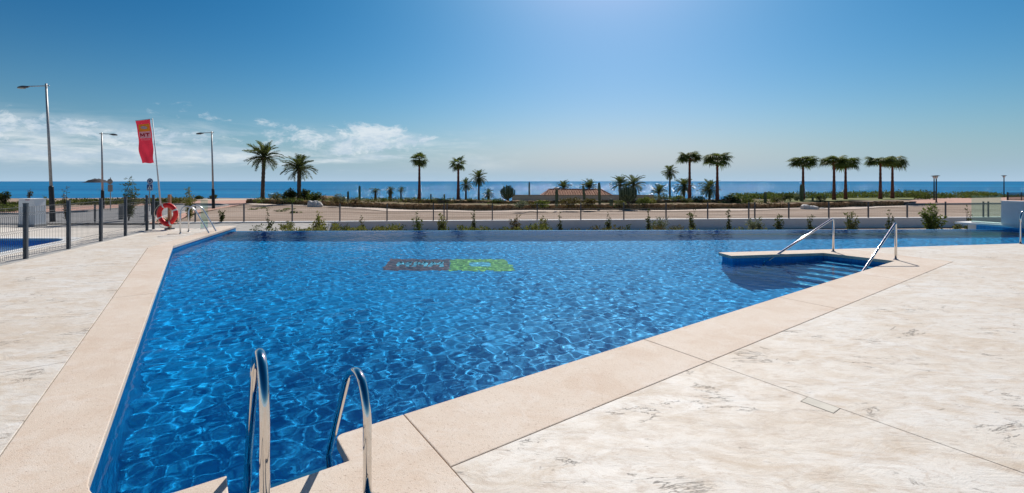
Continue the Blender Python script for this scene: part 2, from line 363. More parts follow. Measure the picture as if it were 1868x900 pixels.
WAVE = 1.0
def water_mesh():
    ny = 560; nx = 1180
    s_ = np.linspace(0, 1, ny); yy = 2.2 + (15.62 - 2.2) * (s_ * .62 + s_ ** 2 * .38)
    xs = np.linspace(-10.05, WX + 1.25, nx)
    Xg, Yg = np.meshgrid(xs, yy)
    Yg = Yg + (Yg / 15.62) ** 6 * (.0225 * (Xg + 9.74))
    h = np.zeros_like(Xg); r_ = np.random.default_rng(11)
    for lam0, lam1, n, slope in ((.10, .15, 34, .030), (.15, .24, 34, .044), (.24, .45, 20, .026), (.9, 2.0, 10, .010)):
        for i in range(n):
            lam = r_.uniform(lam0, lam1); th = r_.uniform(0, 6.283); ph = r_.uniform(0, 6.283); k = 6.283 / lam
            h += slope * WAVE / math.sqrt(n / 2) / k * np.sin(k * (Xg * math.cos(th) + Yg * math.sin(th)) + ph)
    patch = .62 + .38 * np.sin(Xg * .9 + .6 * np.sin(Yg * .8)) * np.sin(Yg * .75 + 1.0 + .7 * np.sin(Xg * .5))
    h *= .55 + .45 * patch
    h *= 1.0 - .42 * np.clip((np.hypot(Xg + 2.2, Yg - 2.5) - 2.2) / 4.0, 0, 1)      # the far part lies calmer
    fade = np.clip((far_edge(Xg) - Yg) / .3, 0.45, 1); h *= fade
    V = np.stack([Xg, Yg, WATER + h], -1).reshape(-1, 3)
    # keep the cells that lie inside the pool (grown a little into the walls)
    poly = np.array([(p[0], p[1]) for p in pool_poly]); cx, cy_ = (Xg[:-1, :-1] + Xg[1:, 1:]) / 2, (Yg[:-1, :-1] + Yg[1:, 1:]) / 2
    def inside(px, py):
        ins = np.zeros_like(px, bool); n = len(poly); j = n - 1
        for i in range(n):
            xi, yi, xj, yj = *poly[i], *poly[j]
            c = ((yi > py) != (yj > py)) & (px < (xj - xi) * (py - yi) / (yj - yi + 1e-12) + xi); ins ^= c; j = i
        return ins
    keep = inside(cx, cy_)
    for dx, dy in ((.06, 0), (-.06, 0), (0, .06), (0, -.06), (.045, .045), (-.045, .045), (.045, -.045), (-.045, -.045)): keep |= inside(cx + dx, cy_ + dy)
    idx = np.arange(ny * nx).reshape(ny, nx)
    q = np.stack([idx[:-1, :-1], idx[:-1, 1:], idx[1:, 1:], idx[1:, :-1]], -1)[keep]
    used = np.unique(q); remap = np.zeros(ny * nx, int); remap[used] = np.arange(len(used)); q = remap[q]; V = V[used]
    m = bpy.data.meshes.new('pool_water'); m.vertices.add(len(V)); m.vertices.foreach_set('co', V.ravel())
    m.loops.add(q.size); m.loops.foreach_set('vertex_index', q.ravel().astype(np.int32))
    m.polygons.add(len(q)); m.polygons.foreach_set('loop_start', np.arange(0, q.size, 4, dtype=np.int32)); m.polygons.foreach_set('loop_total', np.full(len(q), 4, np.int32))
    m.update(calc_edges=True); m.shade_smooth(); return m
t = NT('clear_pool_water')          # refraction plus a surface reflection weakened as by the photograph's polarising filter
rf_ = t.n('ShaderNodeBsdfRefraction', {'Color': (.70, .96, 1.0), 'Roughness': 0.0, 'IOR': 1.333}); gl = t.n('ShaderNodeBsdfGlossy', {'Color': (1, 1, 1), 'Roughness': .0})
mx = t.n('ShaderNodeMixShader', {'Fac': t.math('MULTIPLY', t.n('ShaderNodeFresnel', {'IOR': 1.333}).outputs[0], .46)})
t.t.links.new(rf_.outputs[0], mx.inputs[1]); t.t.links.new(gl.outputs[0], mx.inputs[2]); t.t.links.new(mx.outputs[0], t.out.inputs['Surface']); M['water'] = t.m
water = obj('pool_water', water_mesh(), M['water'], kind='structure', label='rippled clear blue pool water up to the overflow edge')
water.cycles.is_caustics_caster = True
for o in list(basin.children) + list(steps.children) + list(em.children): o.cycles.is_caustics_receiver = True

# ------------------------------------------------------------------ coping and deck
cop = empty('pool_coping', (0, 0, 0), kind='structure', label='sand coloured pool coping')
dk = empty('pool_deck', (0, 0, 0), kind='structure', label='whitish stamped concrete pool deck')
G = .0022                                   # half joint
uvp = lambda *pts: [C2(UV(*p)) for p in pts]
CB, CT = -.06, 0.0
OH = .025                                  # coping overhang over the water
def coping(poly): return tri_prism('coping_slab', poly, CB, CT, M['coping'], cop, bev=.007)
cornerO = uvarc(uL + Rc, vNL + Rc, Rc - OH, math.pi, 1.5 * math.pi, 10)
# left coping, to the kink and on to the overflow edge
kin = C2(K) + Vector((OH, 0)); kout = C2(UV(-.93, 13.9))
coping([kin + Vector((0, 0))] + [C2(UV(uL + OH, 8.2 + G))] + [C2(UV(-.93, 8.2 + G)), kout])
coping([C2(UV(uL + OH, 8.2 - G))] + cornerO + uvp((nu0 + .02, vNL + OH), (nu0 + .02, 1.9), (-.93, 1.9), (-.93, 8.2 - G)))
ly = far_edge(-9.74) + .55
coping([kin + Vector((0, .012)), kout + Vector((0, .012)), Vector((leftx(ly) - .46, ly)), Vector((leftx(ly) + OH, ly))])
rr = uvarc(nu1 - .02 + .05, vN + OH - .05, .05, math.pi, math.pi / 2, 6)
coping(uvp((nu0 + .02 + 2*G, nv + OH), (nu0 + .02 + 2*G, 1.9), (1.17 - G, 1.9), (1.17 - G, vN + OH)) + rr[::-1] + uvp((nu1 - .02, nv + OH)))
for a, b in ((1.17, 3.72), (3.72, 6.6), (6.6, 9.4)):
    coping(uvp((a + G, vN + OH), (a + G, 2.26), (b - G, 2.26), (b - G, vN + OH)))
xb = lambda u, off=0.0: (u - E.y * (10.09 - .179 * 4.70 - off)) / (E.x + E.y * .179)
def on_back(u): x = xb(u); return Vector((x, back_line(x)))
pb = on_front(uS - OH)
coping(uvp((9.4 + G, vN + OH), (9.4 + G, 2.26), (uC, 2.26)) + [on_back(uC + .3) + Vector((0, 0)), Vector((PEN_T.x - .02, PEN_T.y + OH)), Vector((PEN_A.x - .03, PEN_A.y - OH)), pb + Vector((0, -OH))] + uvp((uS - OH, vN + OH)))
# apron behind the ladder and deck slabs
coping(uvp((-.93, 1.9 - 2*G), (-.93, -6), (1.17 - G, -6), (1.17 - G, 1.9 - 2*G)))
def slab(poly): return tri_prism('deck_slab', poly, -.12, -.002, M['deck'], dk, bev=.0035)
slab(uvp((1.17 + G, 2.26 - 2*G), (1.17 + G, -6), (3.72 - G, -6), (3.72 - G, 2.26 - 2*G)))
slab(uvp((3.72 + G, 2.26 - 2*G), (3.72 + G, -6), (uC + 2*G, -6), (uC + 2*G, 2.26 - 2*G)))
slab(uvp((uC + 4*G, 2.26 - 2*G), (uC + 4*G, -6), (24, -6)) + [Vector((24, 7.9)), Q2, Q1, on_back(uC + .3 + 3*G)])
# left hand deck: three bays, the last one reaching past the fence to the edge of the terrace
fy = lambda y: -10.0 - .31 * (y - 9.24)                                     # fence line on plan
slab(uvp((-.93 - 2*G, 5.54 - G), (-.93 - 2*G, -6), (-9.5, -6), (-9.5, 5.54 - G)))
kp = [(-12.25, 12.0), (-12.35, 12.35), (-12.75, 12.5), (-20, 12.5), (-20, 4.0), (-9.3, 4.0)]    # paddling pool
slab([C2(UV(-.93 - 2*G, 5.54 + G)), C2(UV(-9.5, 5.54 + G)) , Vector((fy(3.2) + .3, 3.2)), Vector((fy(9) + .12, 9)), Vector((fy(14.4) + .12, 14.4)), Vector((-10.75, 14.95)), Vector((leftx(ly) - .46 - .008, ly)), kout + Vector((-.01, .012)), kout + Vector((-.012, -.01))])
terr = M['coping']
tri_prism('terrace_slab', [(fy(3.2) + .29, 3.2), (fy(9) + .11, 9), (fy(14.4) + .11, 14.4), (-10.76, 14.95), (-10.76, 15.3), (-32, 16.2), (-32, 12.95), (-12.7, 12.95), (-12.15, 12.75), (-11.8, 12.2), (-8.9, 3.2)], -.9, -.004, simple('pale_paving', (.66, .60, .52), .8, var=.12, scale=1.2, bump=.2), dk)
tri_prism('terrace_slab', [(-20.4, 12.94), (-32, 12.94), (-32, 0), (-20.4, 0)], -.9, -.004, bpy.data.materials['pale_paving'], dk)
# drain cover let into the joint
dr = empty('drain_cover', UV(3.66, 1.36, 0), math.atan2(E.y, E.x), label='small rectangular grey access cover in the white deck', cat='drain cover')
MB().box((0, 0, -.003), (.11, .20, .006)).build('lid', simple('grey_cover', (.58, .54, .46), .75), dr)
mb = MB()
for a, b, c, d in ((0, .102, .118, .004), (0, -.102, .118, .004), (.057, 0, .004, .2), (-.057, 0, .004, .2)): mb.box((a, b, -.0025), (c, d, .006))
mb.build('frame', simple('cover_frame', (.26, .23, .19), .8), dr)
# ------------------------------------------------------------------ ladders and handrails
def smooth_path(pts, r, n=6):
    """polyline with rounded corners of radius r"""
    pts = [Vector(p) for p in pts]; out_ = [pts[0]]
    for i in range(1, len(pts) - 1):
        a, b, c = pts[i-1], pts[i], pts[i+1]; ri = r[i-1] if isinstance(r, (list, tuple)) else r
        d1, d2 = (a - b), (c - b); l = min(ri, d1.length * .49, d2.length * .49); p, q = b + d1.normalized() * l, b + d2.normalized() * l
        for k in range(n + 1):
            s_ = k / n; out_.append(p * (1-s_)**2 + b * 2 * s_ * (1-s_) + q * s_**2)
    return out_ + [pts[-1]]
def ladder(base, du, dv, gauge, h1, h2, r, label, mat, seg=18):
    """two hoops: deck post, arch, sloping leg into the water; base = first post, du along the edge, dv into the pool"""
    root = empty('pool_ladder', (base.x, base.y, 0), label=label, cat='pool ladder')
    du, dv = Vector((du.x, du.y, 0)), Vector((dv.x, dv.y, 0)); Z = Vector((0, 0, 1))
    for off, h in ((0, h1), (gauge, h2)):
        o = du * off
        prof = [(0, -.03), (0, h - .10), (.11, h + .055), (.33, h - .01), (.80, -.17), (.80, -1.25)]
        if h > .65: prof = [(0, -.03), (0, h - .10), (.12, h + .055), (.36, h - .02), (.80, -.09), (.80, -1.25)]
        path = smooth_path([o + dv * s_ + Z * z for s_, z in prof], [.14, .16, .16, .10], 8)
        MB().tube(path, r, seg).build('handrail', mat, root, smooth=True)
        MB().lathe([(r * 1.05, 0.0), (r * 1.9, .004), (r * 2.0, .012), (r * 1.1, .02)], o, 16).build('base_flange', mat, root, smooth=True)
    for k in range(3):
        a = dv * .80 + Z * (-.42 - .27 * k)
        mb = MB(); c = a + du * gauge / 2 ; M3 = Matrix((du, dv, Z)).transposed()
        mb.box(c, (gauge, .08, .025), M=M3); mb.build('tread', mat, root)
    return root
ladder(Vector((-1.10, 2.0)), E, N_, .455, .745, .545, .0215, 'shiny steel pool ladder with arched rails in the near recess', M['steel'], 28)
sd = Vector((-.283, .959)).normalized(); sn = Vector((sd.y, -sd.x))
lb = P(329, 427)
ladder(Vector((lb.x, lb.y)), sd, sn, .62, .80, .80, .0215, 'steel pool ladder beside the red life ring', M['steel_satin'], 10)
lb = P(1861.5, 445)
ladder(Vector((lb.x, lb.y)), Vector((.32, -.95)).normalized(), Vector((.95, .32)).normalized(), .5, .80, .80, .0215, 'steel pool ladder cut by the right edge of the picture', M['steel'], 12)
def stair_rail(base, top_h, end, label):
    root = empty('stair_handrail', base, label=label, cat='handrail', group='handrails of the pool steps')
    b = Vector((0, 0, 0)); e = Vector(end) - Vector(base); top = Vector((0, 0, top_h)); dirn = Vector((e.x, e.y, 0)).normalized()
    path = smooth_path([b, top, e, e + (e - top).normalized() * .1, e + Vector((e.x, e.y, 0)).normalized() * .15 + Vector((0, 0, -.75))], [.07, .01, .05], 8)
    MB().tube(path, .0225, 14).build('rail', M['steel'], root, smooth=True)
    MB().lathe([(.024, 0.0), (.045, .003), (.047, .010), (.024, .018)], (0, 0, 0), 14).build('base_flange', M['steel'], root, smooth=True)
    e2 = Vector(end) - Vector(base)
    return root
stair_rail(P(1520, 459.5), .76, P(1402, 475, WATER), 'steel handrail rising from the coping peninsula behind the steps')
stair_rail(P(1634, 474), .755, P(1570, 501.5, WATER), 'steel handrail at the near side of the pool steps casting a shadow')
# ------------------------------------------------------------------ sea, island, terrain
SEA = -9.0
t = NT('open_sea')
v = t.world((1, 1, 1)); w1 = t.noise(t.world((.6, 1.2, 1)), .22, 6, .62); w2 = t.noise(t.world((.5, 1.0, 1)), .9, 5, .6)
cur = t.noise(t.world((.0006, .006, 1)), 1.0, 4, .5)
col = t.ramp(cur, [(.3, (.012, .125, .28)), (.7, (.016, .19, .38))])
sp = t.ramp(t.noise(t.world((.02, .0035, 1)), 1.0, 3, .5), [(.62, 0.0), (.72, 1.0)])
h = t.math('ADD', t.math('MULTIPLY', w1, 1.0), t.math('MULTIPLY', w2, .35))
df = t.n('ShaderNodeBsdfDiffuse', {'Color': t.mix(t.math('MULTIPLY', sp, .25), col, (.03, .24, .42))})
gl = t.n('ShaderNodeBsdfGlossy', {'Color': (1, 1, 1), 'Roughness': .12, 'Normal': t.bump(h, 1.0, 2.2)})
mx = t.n('ShaderNodeMixShader', {'Fac': .075}); t.t.links.new(df.outputs[0], mx.inputs[1]); t.t.links.new(gl.outputs[0], mx.inputs[2]); t.t.links.new(mx.outputs[0], t.out.inputs['Surface']); M['sea'] = t.m
MB().add([(-60000, 60, SEA), (60000, 60, SEA), (60000, 70000, SEA), (-60000, 70000, SEA)], [(0, 1, 2, 3)]).build('sea', M['sea'], kind='structure', label='deep blue open sea reaching the horizon')

isl = MB(); n = 40; d = 3600
prof = [0, .25, .5, .78, .92, 1, .98, .93, .95, .88, .8, .62, .42, .2, 0]
xs = np.linspace(161, 195, len(prof)); rows = 5
for j in range(rows):
    f_ = j / (rows - 1); sh = math.sin(math.pi * f_)
    for i, pz in enumerate(prof):
        q = PD(xs[i], 331, d); zz = SEA + max(0, pz * 31 * (.25 + .75 * sh) * (1 + .12 * math.sin(i * 2.3 + j)) - (0 if 0 < f_ < 1 else 50))
        isl.v.append((q.x, d + (f_ - .5) * 130, max(SEA - 1, zz)))
L_ = len(prof)
isl.f += [(j*L_+i, j*L_+i+1, (j+1)*L_+i+1, (j+1)*L_+i) for j in range(rows-1) for i in range(L_-1)]
isl.build('island', simple('island_rock', (.055, .05, .055), .95, var=.3, scale=.05), kind='structure', label='low dark rocky island on the horizon')

GZ = -.66
SWX = [-40, -27, -9.6, -.6, 9.9, 20.5, 28.3, 36, 46]; SWY = [47, 46, 36.9, 34.4, 35.9, 36.2, 39, 41.5, 43]
def ys(x): return float(np.interp(x, SWX, SWY))
def yw(x): return 25.6 + .075 * x
def garden_z(x, y): return -.28 - max(0, min(1, (y - ys(x) - 3) / 11)) * .75 * max(0, 1 - abs(x - 8) / 12)
def ground_z(x, y):
    z = GZ + .035 * math.sin(x * .33 + y * .21) + .03 * math.sin(x * .12 - y * .4) + .02 * math.sin(x * .9 + 1.3 * math.sin(y * .8))
    if y < yw(x) + 1.0: z = GZ
    e = ys(x)
    if -27.3 < x < 36.5 and y > e + .3: z = garden_z(x, y) + .05 * math.sin(x * .7) * math.sin(y * .6)
    if x < -26 and y < 60: z = GZ
    if x > 33 and y < 60: z = GZ
    if y > 47: z -= (y - 47) ** 1.5 * (.045 if -24 < x < 40 else 0)
    if y > 60: z -= (y - 60) ** 1.5 * .16
    return max(z, SEA - 3)
gx = np.concatenate([np.linspace(-150, -62, 12), np.linspace(-60, 62, 245), np.linspace(66, 150, 12)])
mb = MB(); nyg = 150
for x in gx:
    x = float(x); e = ys(x)
    ya = np.concatenate([np.linspace(yw(x) + .1, e + .2, 40), [e + .31], np.linspace(e + .5, 100, nyg - 41)])
    for y in ya: mb.v.append((x, float(y), ground_z(x, float(y))))
mb.f = [(i*nyg+j, (i+1)*nyg+j, (i+1)*nyg+j+1, i*nyg+j+1) for i in range(len(gx)-1) for j in range(nyg-1)]
t = NT('dry_earth'); v = t.world()
c = t.ramp(t.noise(t.world((.35, 1.2, 1)), .7, 7, .62, .4), [(.28, (.26, .19, .14)), (.5, (.37, .285, .225)), (.75, (.46, .375, .31))])
c = t.mix(t.ramp(t.noise(t.world((.08, 1.6, 1), (0, 0, R(4))), 1.0, 5, .6), [(.49, 0.0), (.58, .9)]), c, (.22, .165, .125))
c = t.mix(t.ramp(t.noise(v, 3.2, 6, .7), [(.58, 0.0), (.70, .8)]), c, (.19, .165, .105))
t.bsdf(c, .95, 0, t.bump(t.noise(v, 6, 8, .7), .8, .08), .15); M['earth'] = t.m
gfaces = [f for f in mb.f if (lambda c: -27.2 < c.x < 36.4 and c.y > ys(c.x) + .35)(Vector(mb.v[f[0]]))]
gs = set(gfaces); efaces = [f for f in mb.f if f not in gs]
def submesh(fs, name, mat, label):
    ids = sorted({i for f in fs for i in f}); mp_ = {i: k for k, i in enumerate(ids)}
    q = MB(); q.v = [mb.v[i] for i in ids]; q.f = [tuple(mp_[i] for i in f) for f in fs]; return q.build(name, mat, smooth=True, kind='structure', label=label)
t = NT('garden_soil'); v = t.world()
c = t.ramp(t.noise(t.world((.5, 1, 1)), .8, 7, .65), [(.3, (.13, .085, .05)), (.48, (.22, .155, .10)), (.58, (.12, .13, .045)), (.75, (.20, .19, .08))])
t.bsdf(c, .95, 0, t.bump(t.noise(v, 6, 8, .7), .9, .1), .15)
submesh(efaces, 'ground', M['earth'], 'dry earth plot above the sea'); submesh(gfaces, 'garden_ground', t.m, 'planted garden ground behind the stone wall')
# planting bed between the overflow edge and the white wall; lower ground at the sides
MB().add([(-9.9, 16.35, -1.22), (72, 13.0, -1.22), (72, 31.0, -1.22), (-9.9, 25.0, -1.22)], [(0, 1, 2, 3)]).build('planting_bed', M['earth'], kind='structure', label='earth planting bed below the overflow edge')
MB().add([(-60, 15.5, GZ - .02), (-9.95, 15.0, GZ - .02), (-9.95, 24.9, GZ - .02), (-60, 21.2, GZ - .02)], [(0, 1, 2, 3)]).build('forecourt', simple('grey_gravel', (.36, .34, .31), .9, var=.25, scale=3, bump=.4), kind='structure', label='grey ground between terrace and white wall')
MB().prism([(-60, 21.1), (-9.94, 24.85), (-9.94, 15.3), (-10.3, 15.3)][::-1] if False else [(-10.2, 15.45), (-9.93, 15.45), (-9.93, 24.8), (-10.2, 24.8)], -1.4, GZ - .03).build('bed_retaining_wall', M['white'], kind='structure', label='low retaining wall at the left end of the planting bed')

mb = MB(); fpx = np.linspace(-26.5, 37, 110)
for x in fpx:
    for o_ in (-.25, -1.0, -1.9 - .4 * math.sin(x * .5)): mb.v.append((x, ys(x) + o_, ground_z(x, ys(x) + o_) + .035))
mb.f = [(i*3+j, i*3+j+1, (i+1)*3+j+1, (i+1)*3+j) for i in range(109) for j in range(2)]
mb.build('footpath', simple('trodden_sand', (.58, .48, .40), .95, var=.15, scale=1.0), smooth=True, kind='structure', label='pale trodden strip along the foot of the stone wall')
def sheet(name, px, z, mat, **k):
    pts = [P(x, y, z) for x, y in px]; a = sum(pts[i].x * pts[(i+1) % len(pts)].y - pts[(i+1) % len(pts)].x * pts[i].y for i in range(len(pts)))
    if a < 0: pts = pts[::-1]
    m = MB().add(pts, [tuple(range(len(pts)))]).mesh(name)
    bm = bmesh.new(); bm.from_mesh(m); bmesh.ops.triangulate(bm, faces=bm.faces[:]); bm.to_mesh(m); bm.free()
    return obj(name, m, mat, kind='structure', **k)
def paver_mat(name, c1, c2, c3, scale):
    t = NT(name); v = t.world((1, 1, 1), (0, 0, R(12)))
    br = t.n('ShaderNodeTexBrick', {'Vector': v, 'Scale': scale, 'Color1': c1, 'Color2': c2, 'Mortar': c3, 'Mortar Size': .02})
    t.bsdf(t.mix(t.ramp(t.noise(v, .8, 5), [(.4, 0.0), (.7, .4)]), br.outputs['Color'], c3), .85, 0, None, .2); return t.m
pink = paver_mat('pink_pavers', (.50, .28, .21), (.58, .35, .27), (.42, .27, .21), 3)
LZ = GZ + .05
sheet('pavement', [(-160, 408), (-160, 383), (60, 383), (150, 377), (240, 372), (300, 368.5), (370, 366), (456, 364.3), (456, 369), (432, 375), (372, 386), (345, 392), (330, 400), (322, 407.3)], LZ, pink, label='pink paved pavement round the road on the left')
t = NT('asphalt'); v = t.world(); t.bsdf(t.ramp(t.noise(t.world((.4, 1, 1)), 1.2, 6), [(.3, (.20, .20, .20)), (.7, (.29, .28, .27))]), .85, 0, t.bump(t.noise(v, 60, 2), .3, .01), .3)
road_px = [(-160, 407.8), (-160, 391), (60, 391.5), (150, 387), (215, 382), (262, 377.5), (310, 374.5), (360, 373.2), (400, 374), (416, 376), (398, 378.5), (372, 381), (338, 388), (300, 397), (268, 407.6)]
sheet('road', road_px, LZ + .004, t.m, label='grey asphalt road ending in a roundabout on the left')
def kerb(name, px, z, label, w=.16, h=.12):
    pts = [P(x, y, z) for x, y in px]; mb = MB()
    for a, b in zip(pts[:-1], pts[1:]):
        n = max(1, int((b - a).length / 1.0))
        for i in range(n):
            p, q = a.lerp(b, (i + .01) / n), a.lerp(b, (i + .99) / n); dd = (q - p)
            mb.box(((p.x+q.x)/2, (p.y+q.y)/2, z + h/2 - .05), (dd.length, w, h + .1), math.atan2(dd.y, dd.x))
    return mb.build(name, simple('kerb_concrete', (.42, .40, .37), .85) if 'kerb_concrete' not in bpy.data.materials else bpy.data.materials['kerb_concrete'], kind='structure', label=label)
kerb('kerb', road_px[1:10], LZ + .004, 'concrete kerb along the far side of the road')
kerb('kerb', road_px[9:], LZ + .004, 'concrete kerb along the near side of the road')
sheet('lawn', [(1430, 369.5), (1500, 367.5), (1600, 366), (1665, 365), (1668, 361), (1600, 361), (1500, 362), (1430, 363)], -.215, simple('dry_lawn', (.16, .17, .05), .95, var=.35, scale=.8, bump=.5, bscale=8), label='strip of dry lawn under the fan palms on the right')
sheet('promenade', [(1652, 373.3), (1662, 366), (1700, 363), (1868, 359.5), (2080, 357), (2080, 371), (1868, 371.5), (1750, 372.5)], GZ + .06, pink, label='pink paved promenade behind the earth plot')
kerb('kerb', [(1652, 373.6), (1750, 373), (1868, 372), (2080, 371)], GZ + .03, 'concrete kerb along the pink promenade')
sheet('coastal_path', [(395, 366.2), (456, 364.4), (456, 362.8), (380, 363.6), (352, 364.2)], LZ + .01, simple('pale_path', (.52, .44, .34), .9), label='pale sandy path at the end of the pavement')

# ------------------------------------------------------------------ white boundary wall and its fence
wx0, wx1 = -46.0, 72.0
ww = empty('boundary_wall', (0, 25.6, -1.5), label='long low white rendered wall behind the planting bed', cat='wall')
def wallbox(mb, x0, x1, z0, z1, y0, y1): mb.prism([(x0, .075 * x0 + y0), (x1, .075 * x1 + y0), (x1, .075 * x1 + y1), (x0, .075 * x0 + y1)], z0, z1)
mb = MB(); wallbox(mb, wx0, wx1, -.2, .85, 0, .25); mb.build('wall_body', M['white'], ww)
mb = MB(); wallbox(mb, wx0, wx1, .85, .885, -.03, .28); mb.build('cap', simple('white_cap', (.78, .77, .75), .7, var=.05), ww)
fn = empty('boundary_fence', (0, 25.6 + .125, -.615), label='thin dark wire fence on the long white wall', cat='fence')
pxs = [-112, -16, 78, 173, 265, 356, 445, 533, 620, 706, 790.6, 810, 815.5, 898, 980, 1059.5, 1138, 1215, 1291, 1366, 1377, 1439, 1512, 1584, 1655, 1725, 1794, 1803, 1872]
def wall_x(px): a = (px - W/2) / F; return a * 25.72 / (1 - .075 * a)
pm = MB().box((0, 0, .475), (.06, .06, .95)).box((0, 0, .955), (.066, .066, .012)).mesh('post'); pm.materials.append(M['dark_metal'])
wire_m = simple('grey_wire', (.10, .115, .12), .5, metal=.3)
for k in range(1, 15): pxs.append((lambda x: W/2 + F * x / (25.72 + .075 * x))(wall_x(1872) + 2.6 * k))
for i, p in enumerate(pxs):
    x = wall_x(p); obj('post', pm, None, fn, loc=(x, .075 * x, 0), rot=(0, 0, math.atan(.075)))
    if i + 1 < len(pxs) and pxs[i+1] - p > 8:
        x2 = wall_x(pxs[i+1]); mb = MB(); n = max(2, int((x2 - x) / .1))
        for k in range(1, n):
            xx = x + (x2 - x) * k / n; mb.tube([(xx, .075*xx, .05), (xx, .075*xx, .9)], .0012, 3, False)
        for z in (.06, .34, .62, .89): mb.tube([(x, .075*x, z), (x2, .075*x2, z)], .0022, 3, False)
        mb.build('wire_panel', wire_m, fn)

# ------------------------------------------------------------------ dry stone walls of the garden
def rock(mb, c, d, rz, r_):
    M3 = Matrix.Rotation(rz, 3, 'Z') @ Matrix.Rotation(r_.uniform(-.12, .12), 3, 'X') @ Matrix.Rotation(r_.uniform(-.12, .12), 3, 'Y')
    o = len(mb.v); mb.box(c, d, M=M3)
    for i in range(o, len(mb.v)): mb.v[i] = tuple(a + r_.uniform(-.16, .16) * b for a, b in zip(mb.v[i], d))
t = NT('brown_stone'); oi = t.noise(t.world(), 2.3, 4, .7)
t.bsdf(t.ramp(oi, [(.28, (.13, .075, .035)), (.5, (.25, .155, .075)), (.72, (.37, .26, .15))]), .9, 0, t.bump(t.noise(t.world(), 14, 5), .7, .03), .2); M['stone'] = t.m
def stone_wall(x0, x1, off, z0, z1, size, label, seed):
    r_ = random.Random(seed); root = empty('stone_wall', (x0, ys(x0) + off, z0), label=label, cat='wall', group='dry stone garden walls'); mb = MB(); base = Vector((x0, ys(x0) + off, z0))
    courses = max(1, round((z1 - z0) / size)); ch = (z1 - z0) / courses
    core = MB()
    xsn = np.linspace(x0, x1, 60); pts = [(x, ys(x) + off + .14) for x in xsn] + [(x, ys(x) + off + .42) for x in xsn[::-1]]
    for a, b in zip(xsn[:-1], xsn[1:]):
        core.prism([(a - base.x, ys(a) + off + .12 - base.y), (b - base.x, ys(b) + off + .12 - base.y), (b - base.x, ys(b) + off + .4 - base.y), (a - base.x, ys(a) + off + .4 - base.y)], -.1, z1 - z0 - .03)
    core.build('core', M['stone'], root)
    for k in range(courses):
        x = x0
        while x < x1:
            l = r_.uniform(.7, 1.7) * size * 1.3; xm = x + l / 2; sl = (ys(xm + .3) - ys(xm - .3)) / .6
            rock(mb, (xm - base.x, ys(xm) + off - base.y + .12 + r_.uniform(-.03, .03), (k + .5) * ch + r_.uniform(-.02, .03)), (l * .95, .3, ch * .93), math.atan(sl), r_)
            x += l
    mb.build('stonework', M['stone'], root, kind='stuff')
stone_wall(-27.2, 36, 0, GZ - .05, -.24, .20, 'long low brown stone wall edging the earth plot', 1)
stone_wall(-9.8, 20, 3.2, -.36, -.04, .22, 'second shorter stone wall stepped back behind the first', 2)

# ------------------------------------------------------------------ right end of the pool: slab, glass, parapet
Sa, Sb = Vector((17.55, 17.75)), Vector((19.05, 13.9)); sdv = (Sb - Sa).normalized(); snv = Vector((-sdv.y, sdv.x))
sl = empty('end_slab', (Sa.x, Sa.y, 0), label='thin white slab jutting out at the right end of the pool', cat='slab')
rel = lambda p: (p - Sa)
MB().prism([rel(Sa - snv * .12), rel(Sb - snv * .12), rel(Sb + snv * 1.2), rel(Sa + snv * 1.2)], -.075, 0.0).build('slab', M['white'], sl)
MB().prism([rel(Sa + sdv * .75 - snv * .02), rel(Sb - snv * .02), rel(Sb + snv * 1.0), rel(Sa + sdv * .75 + snv * 1.0)], -1.5, -.076).build('tiled_base', M['tile'], sl)
MB().prism([rel(Sa + sdv * .3 + snv * .1), rel(Sa + sdv * .74 + snv * .1), rel(Sa + sdv * .74 + snv * 1.0), rel(Sa + sdv * .3 + snv * 1.0)], -1.5, -.076).build('rendered_base', M['white'], sl)
pw = Sa + sdv * 1.28
par = empty('parapet_wall', (pw.x, pw.y, 0), label='white rendered parapet wall at the right edge of the picture', cat='wall')
MB().prism([(0, 0), tuple(Sb - pw), tuple(Sb - pw + snv * .3), tuple(snv * .3)], .002, .86).build('wall_body', M['white'], par)
MB().prism([tuple(-sdv * .02 - snv * .02), tuple(Sb - pw - snv * .02), tuple(Sb - pw + snv * .32), tuple(-sdv * .02 + snv * .32)], .86, .885).build('cap', bpy.data.materials['white_cap'], par)
t = NT('clear_glass'); g = t.n('ShaderNodeBsdfPrincipled', {'Base Color': (.80, .95, .92), 'Roughness': .02, 'IOR': 1.45, 'Transmission Weight': 1.0})
tr = t.n('ShaderNodeBsdfTransparent', {'Color': (.80, .94, .91)}); mx = t.n('ShaderNodeMixShader', {'Fac': .05}); gl = t.n('ShaderNodeBsdfGlossy', {'Color': (.9, 1, 1), 'Roughness': .03})
t.t.links.new(tr.outputs[0], mx.inputs[1]); t.t.links.new(gl.outputs[0], mx.inputs[2]); t.t.links.new(mx.outputs[0], t.out.inputs['Surface']); M['glass'] = t.m
def glass(a, b, h, label, z=0.0):
    root = empty('glass_panel', (a.x, a.y, z), label=label, cat='glass panel'); q = b - a; d = q.normalized(); nn = Vector((-d.y, d.x)) * .006
    MB().prism([tuple(-nn), tuple(q - nn), tuple(q + nn), tuple(nn)], .03, h).build('pane', M['glass'], root)
    n2 = nn * 3
    MB().prism([tuple(-n2), tuple(q - n2), tuple(q + n2), tuple(n2)], .0, .045).build('base_rail', M['steel_satin'], root)
    return root
glass(Sa + sdv * .42 + snv * .08, pw - sdv * .03 + snv * .08, 1.05, 'frameless glass panel on the white slab beside the parapet')
glass(Vector((-10.40, 15.02)), Vector((-10.345, 15.28)), .98, 'frameless glass panel behind the steel ladder on the left')
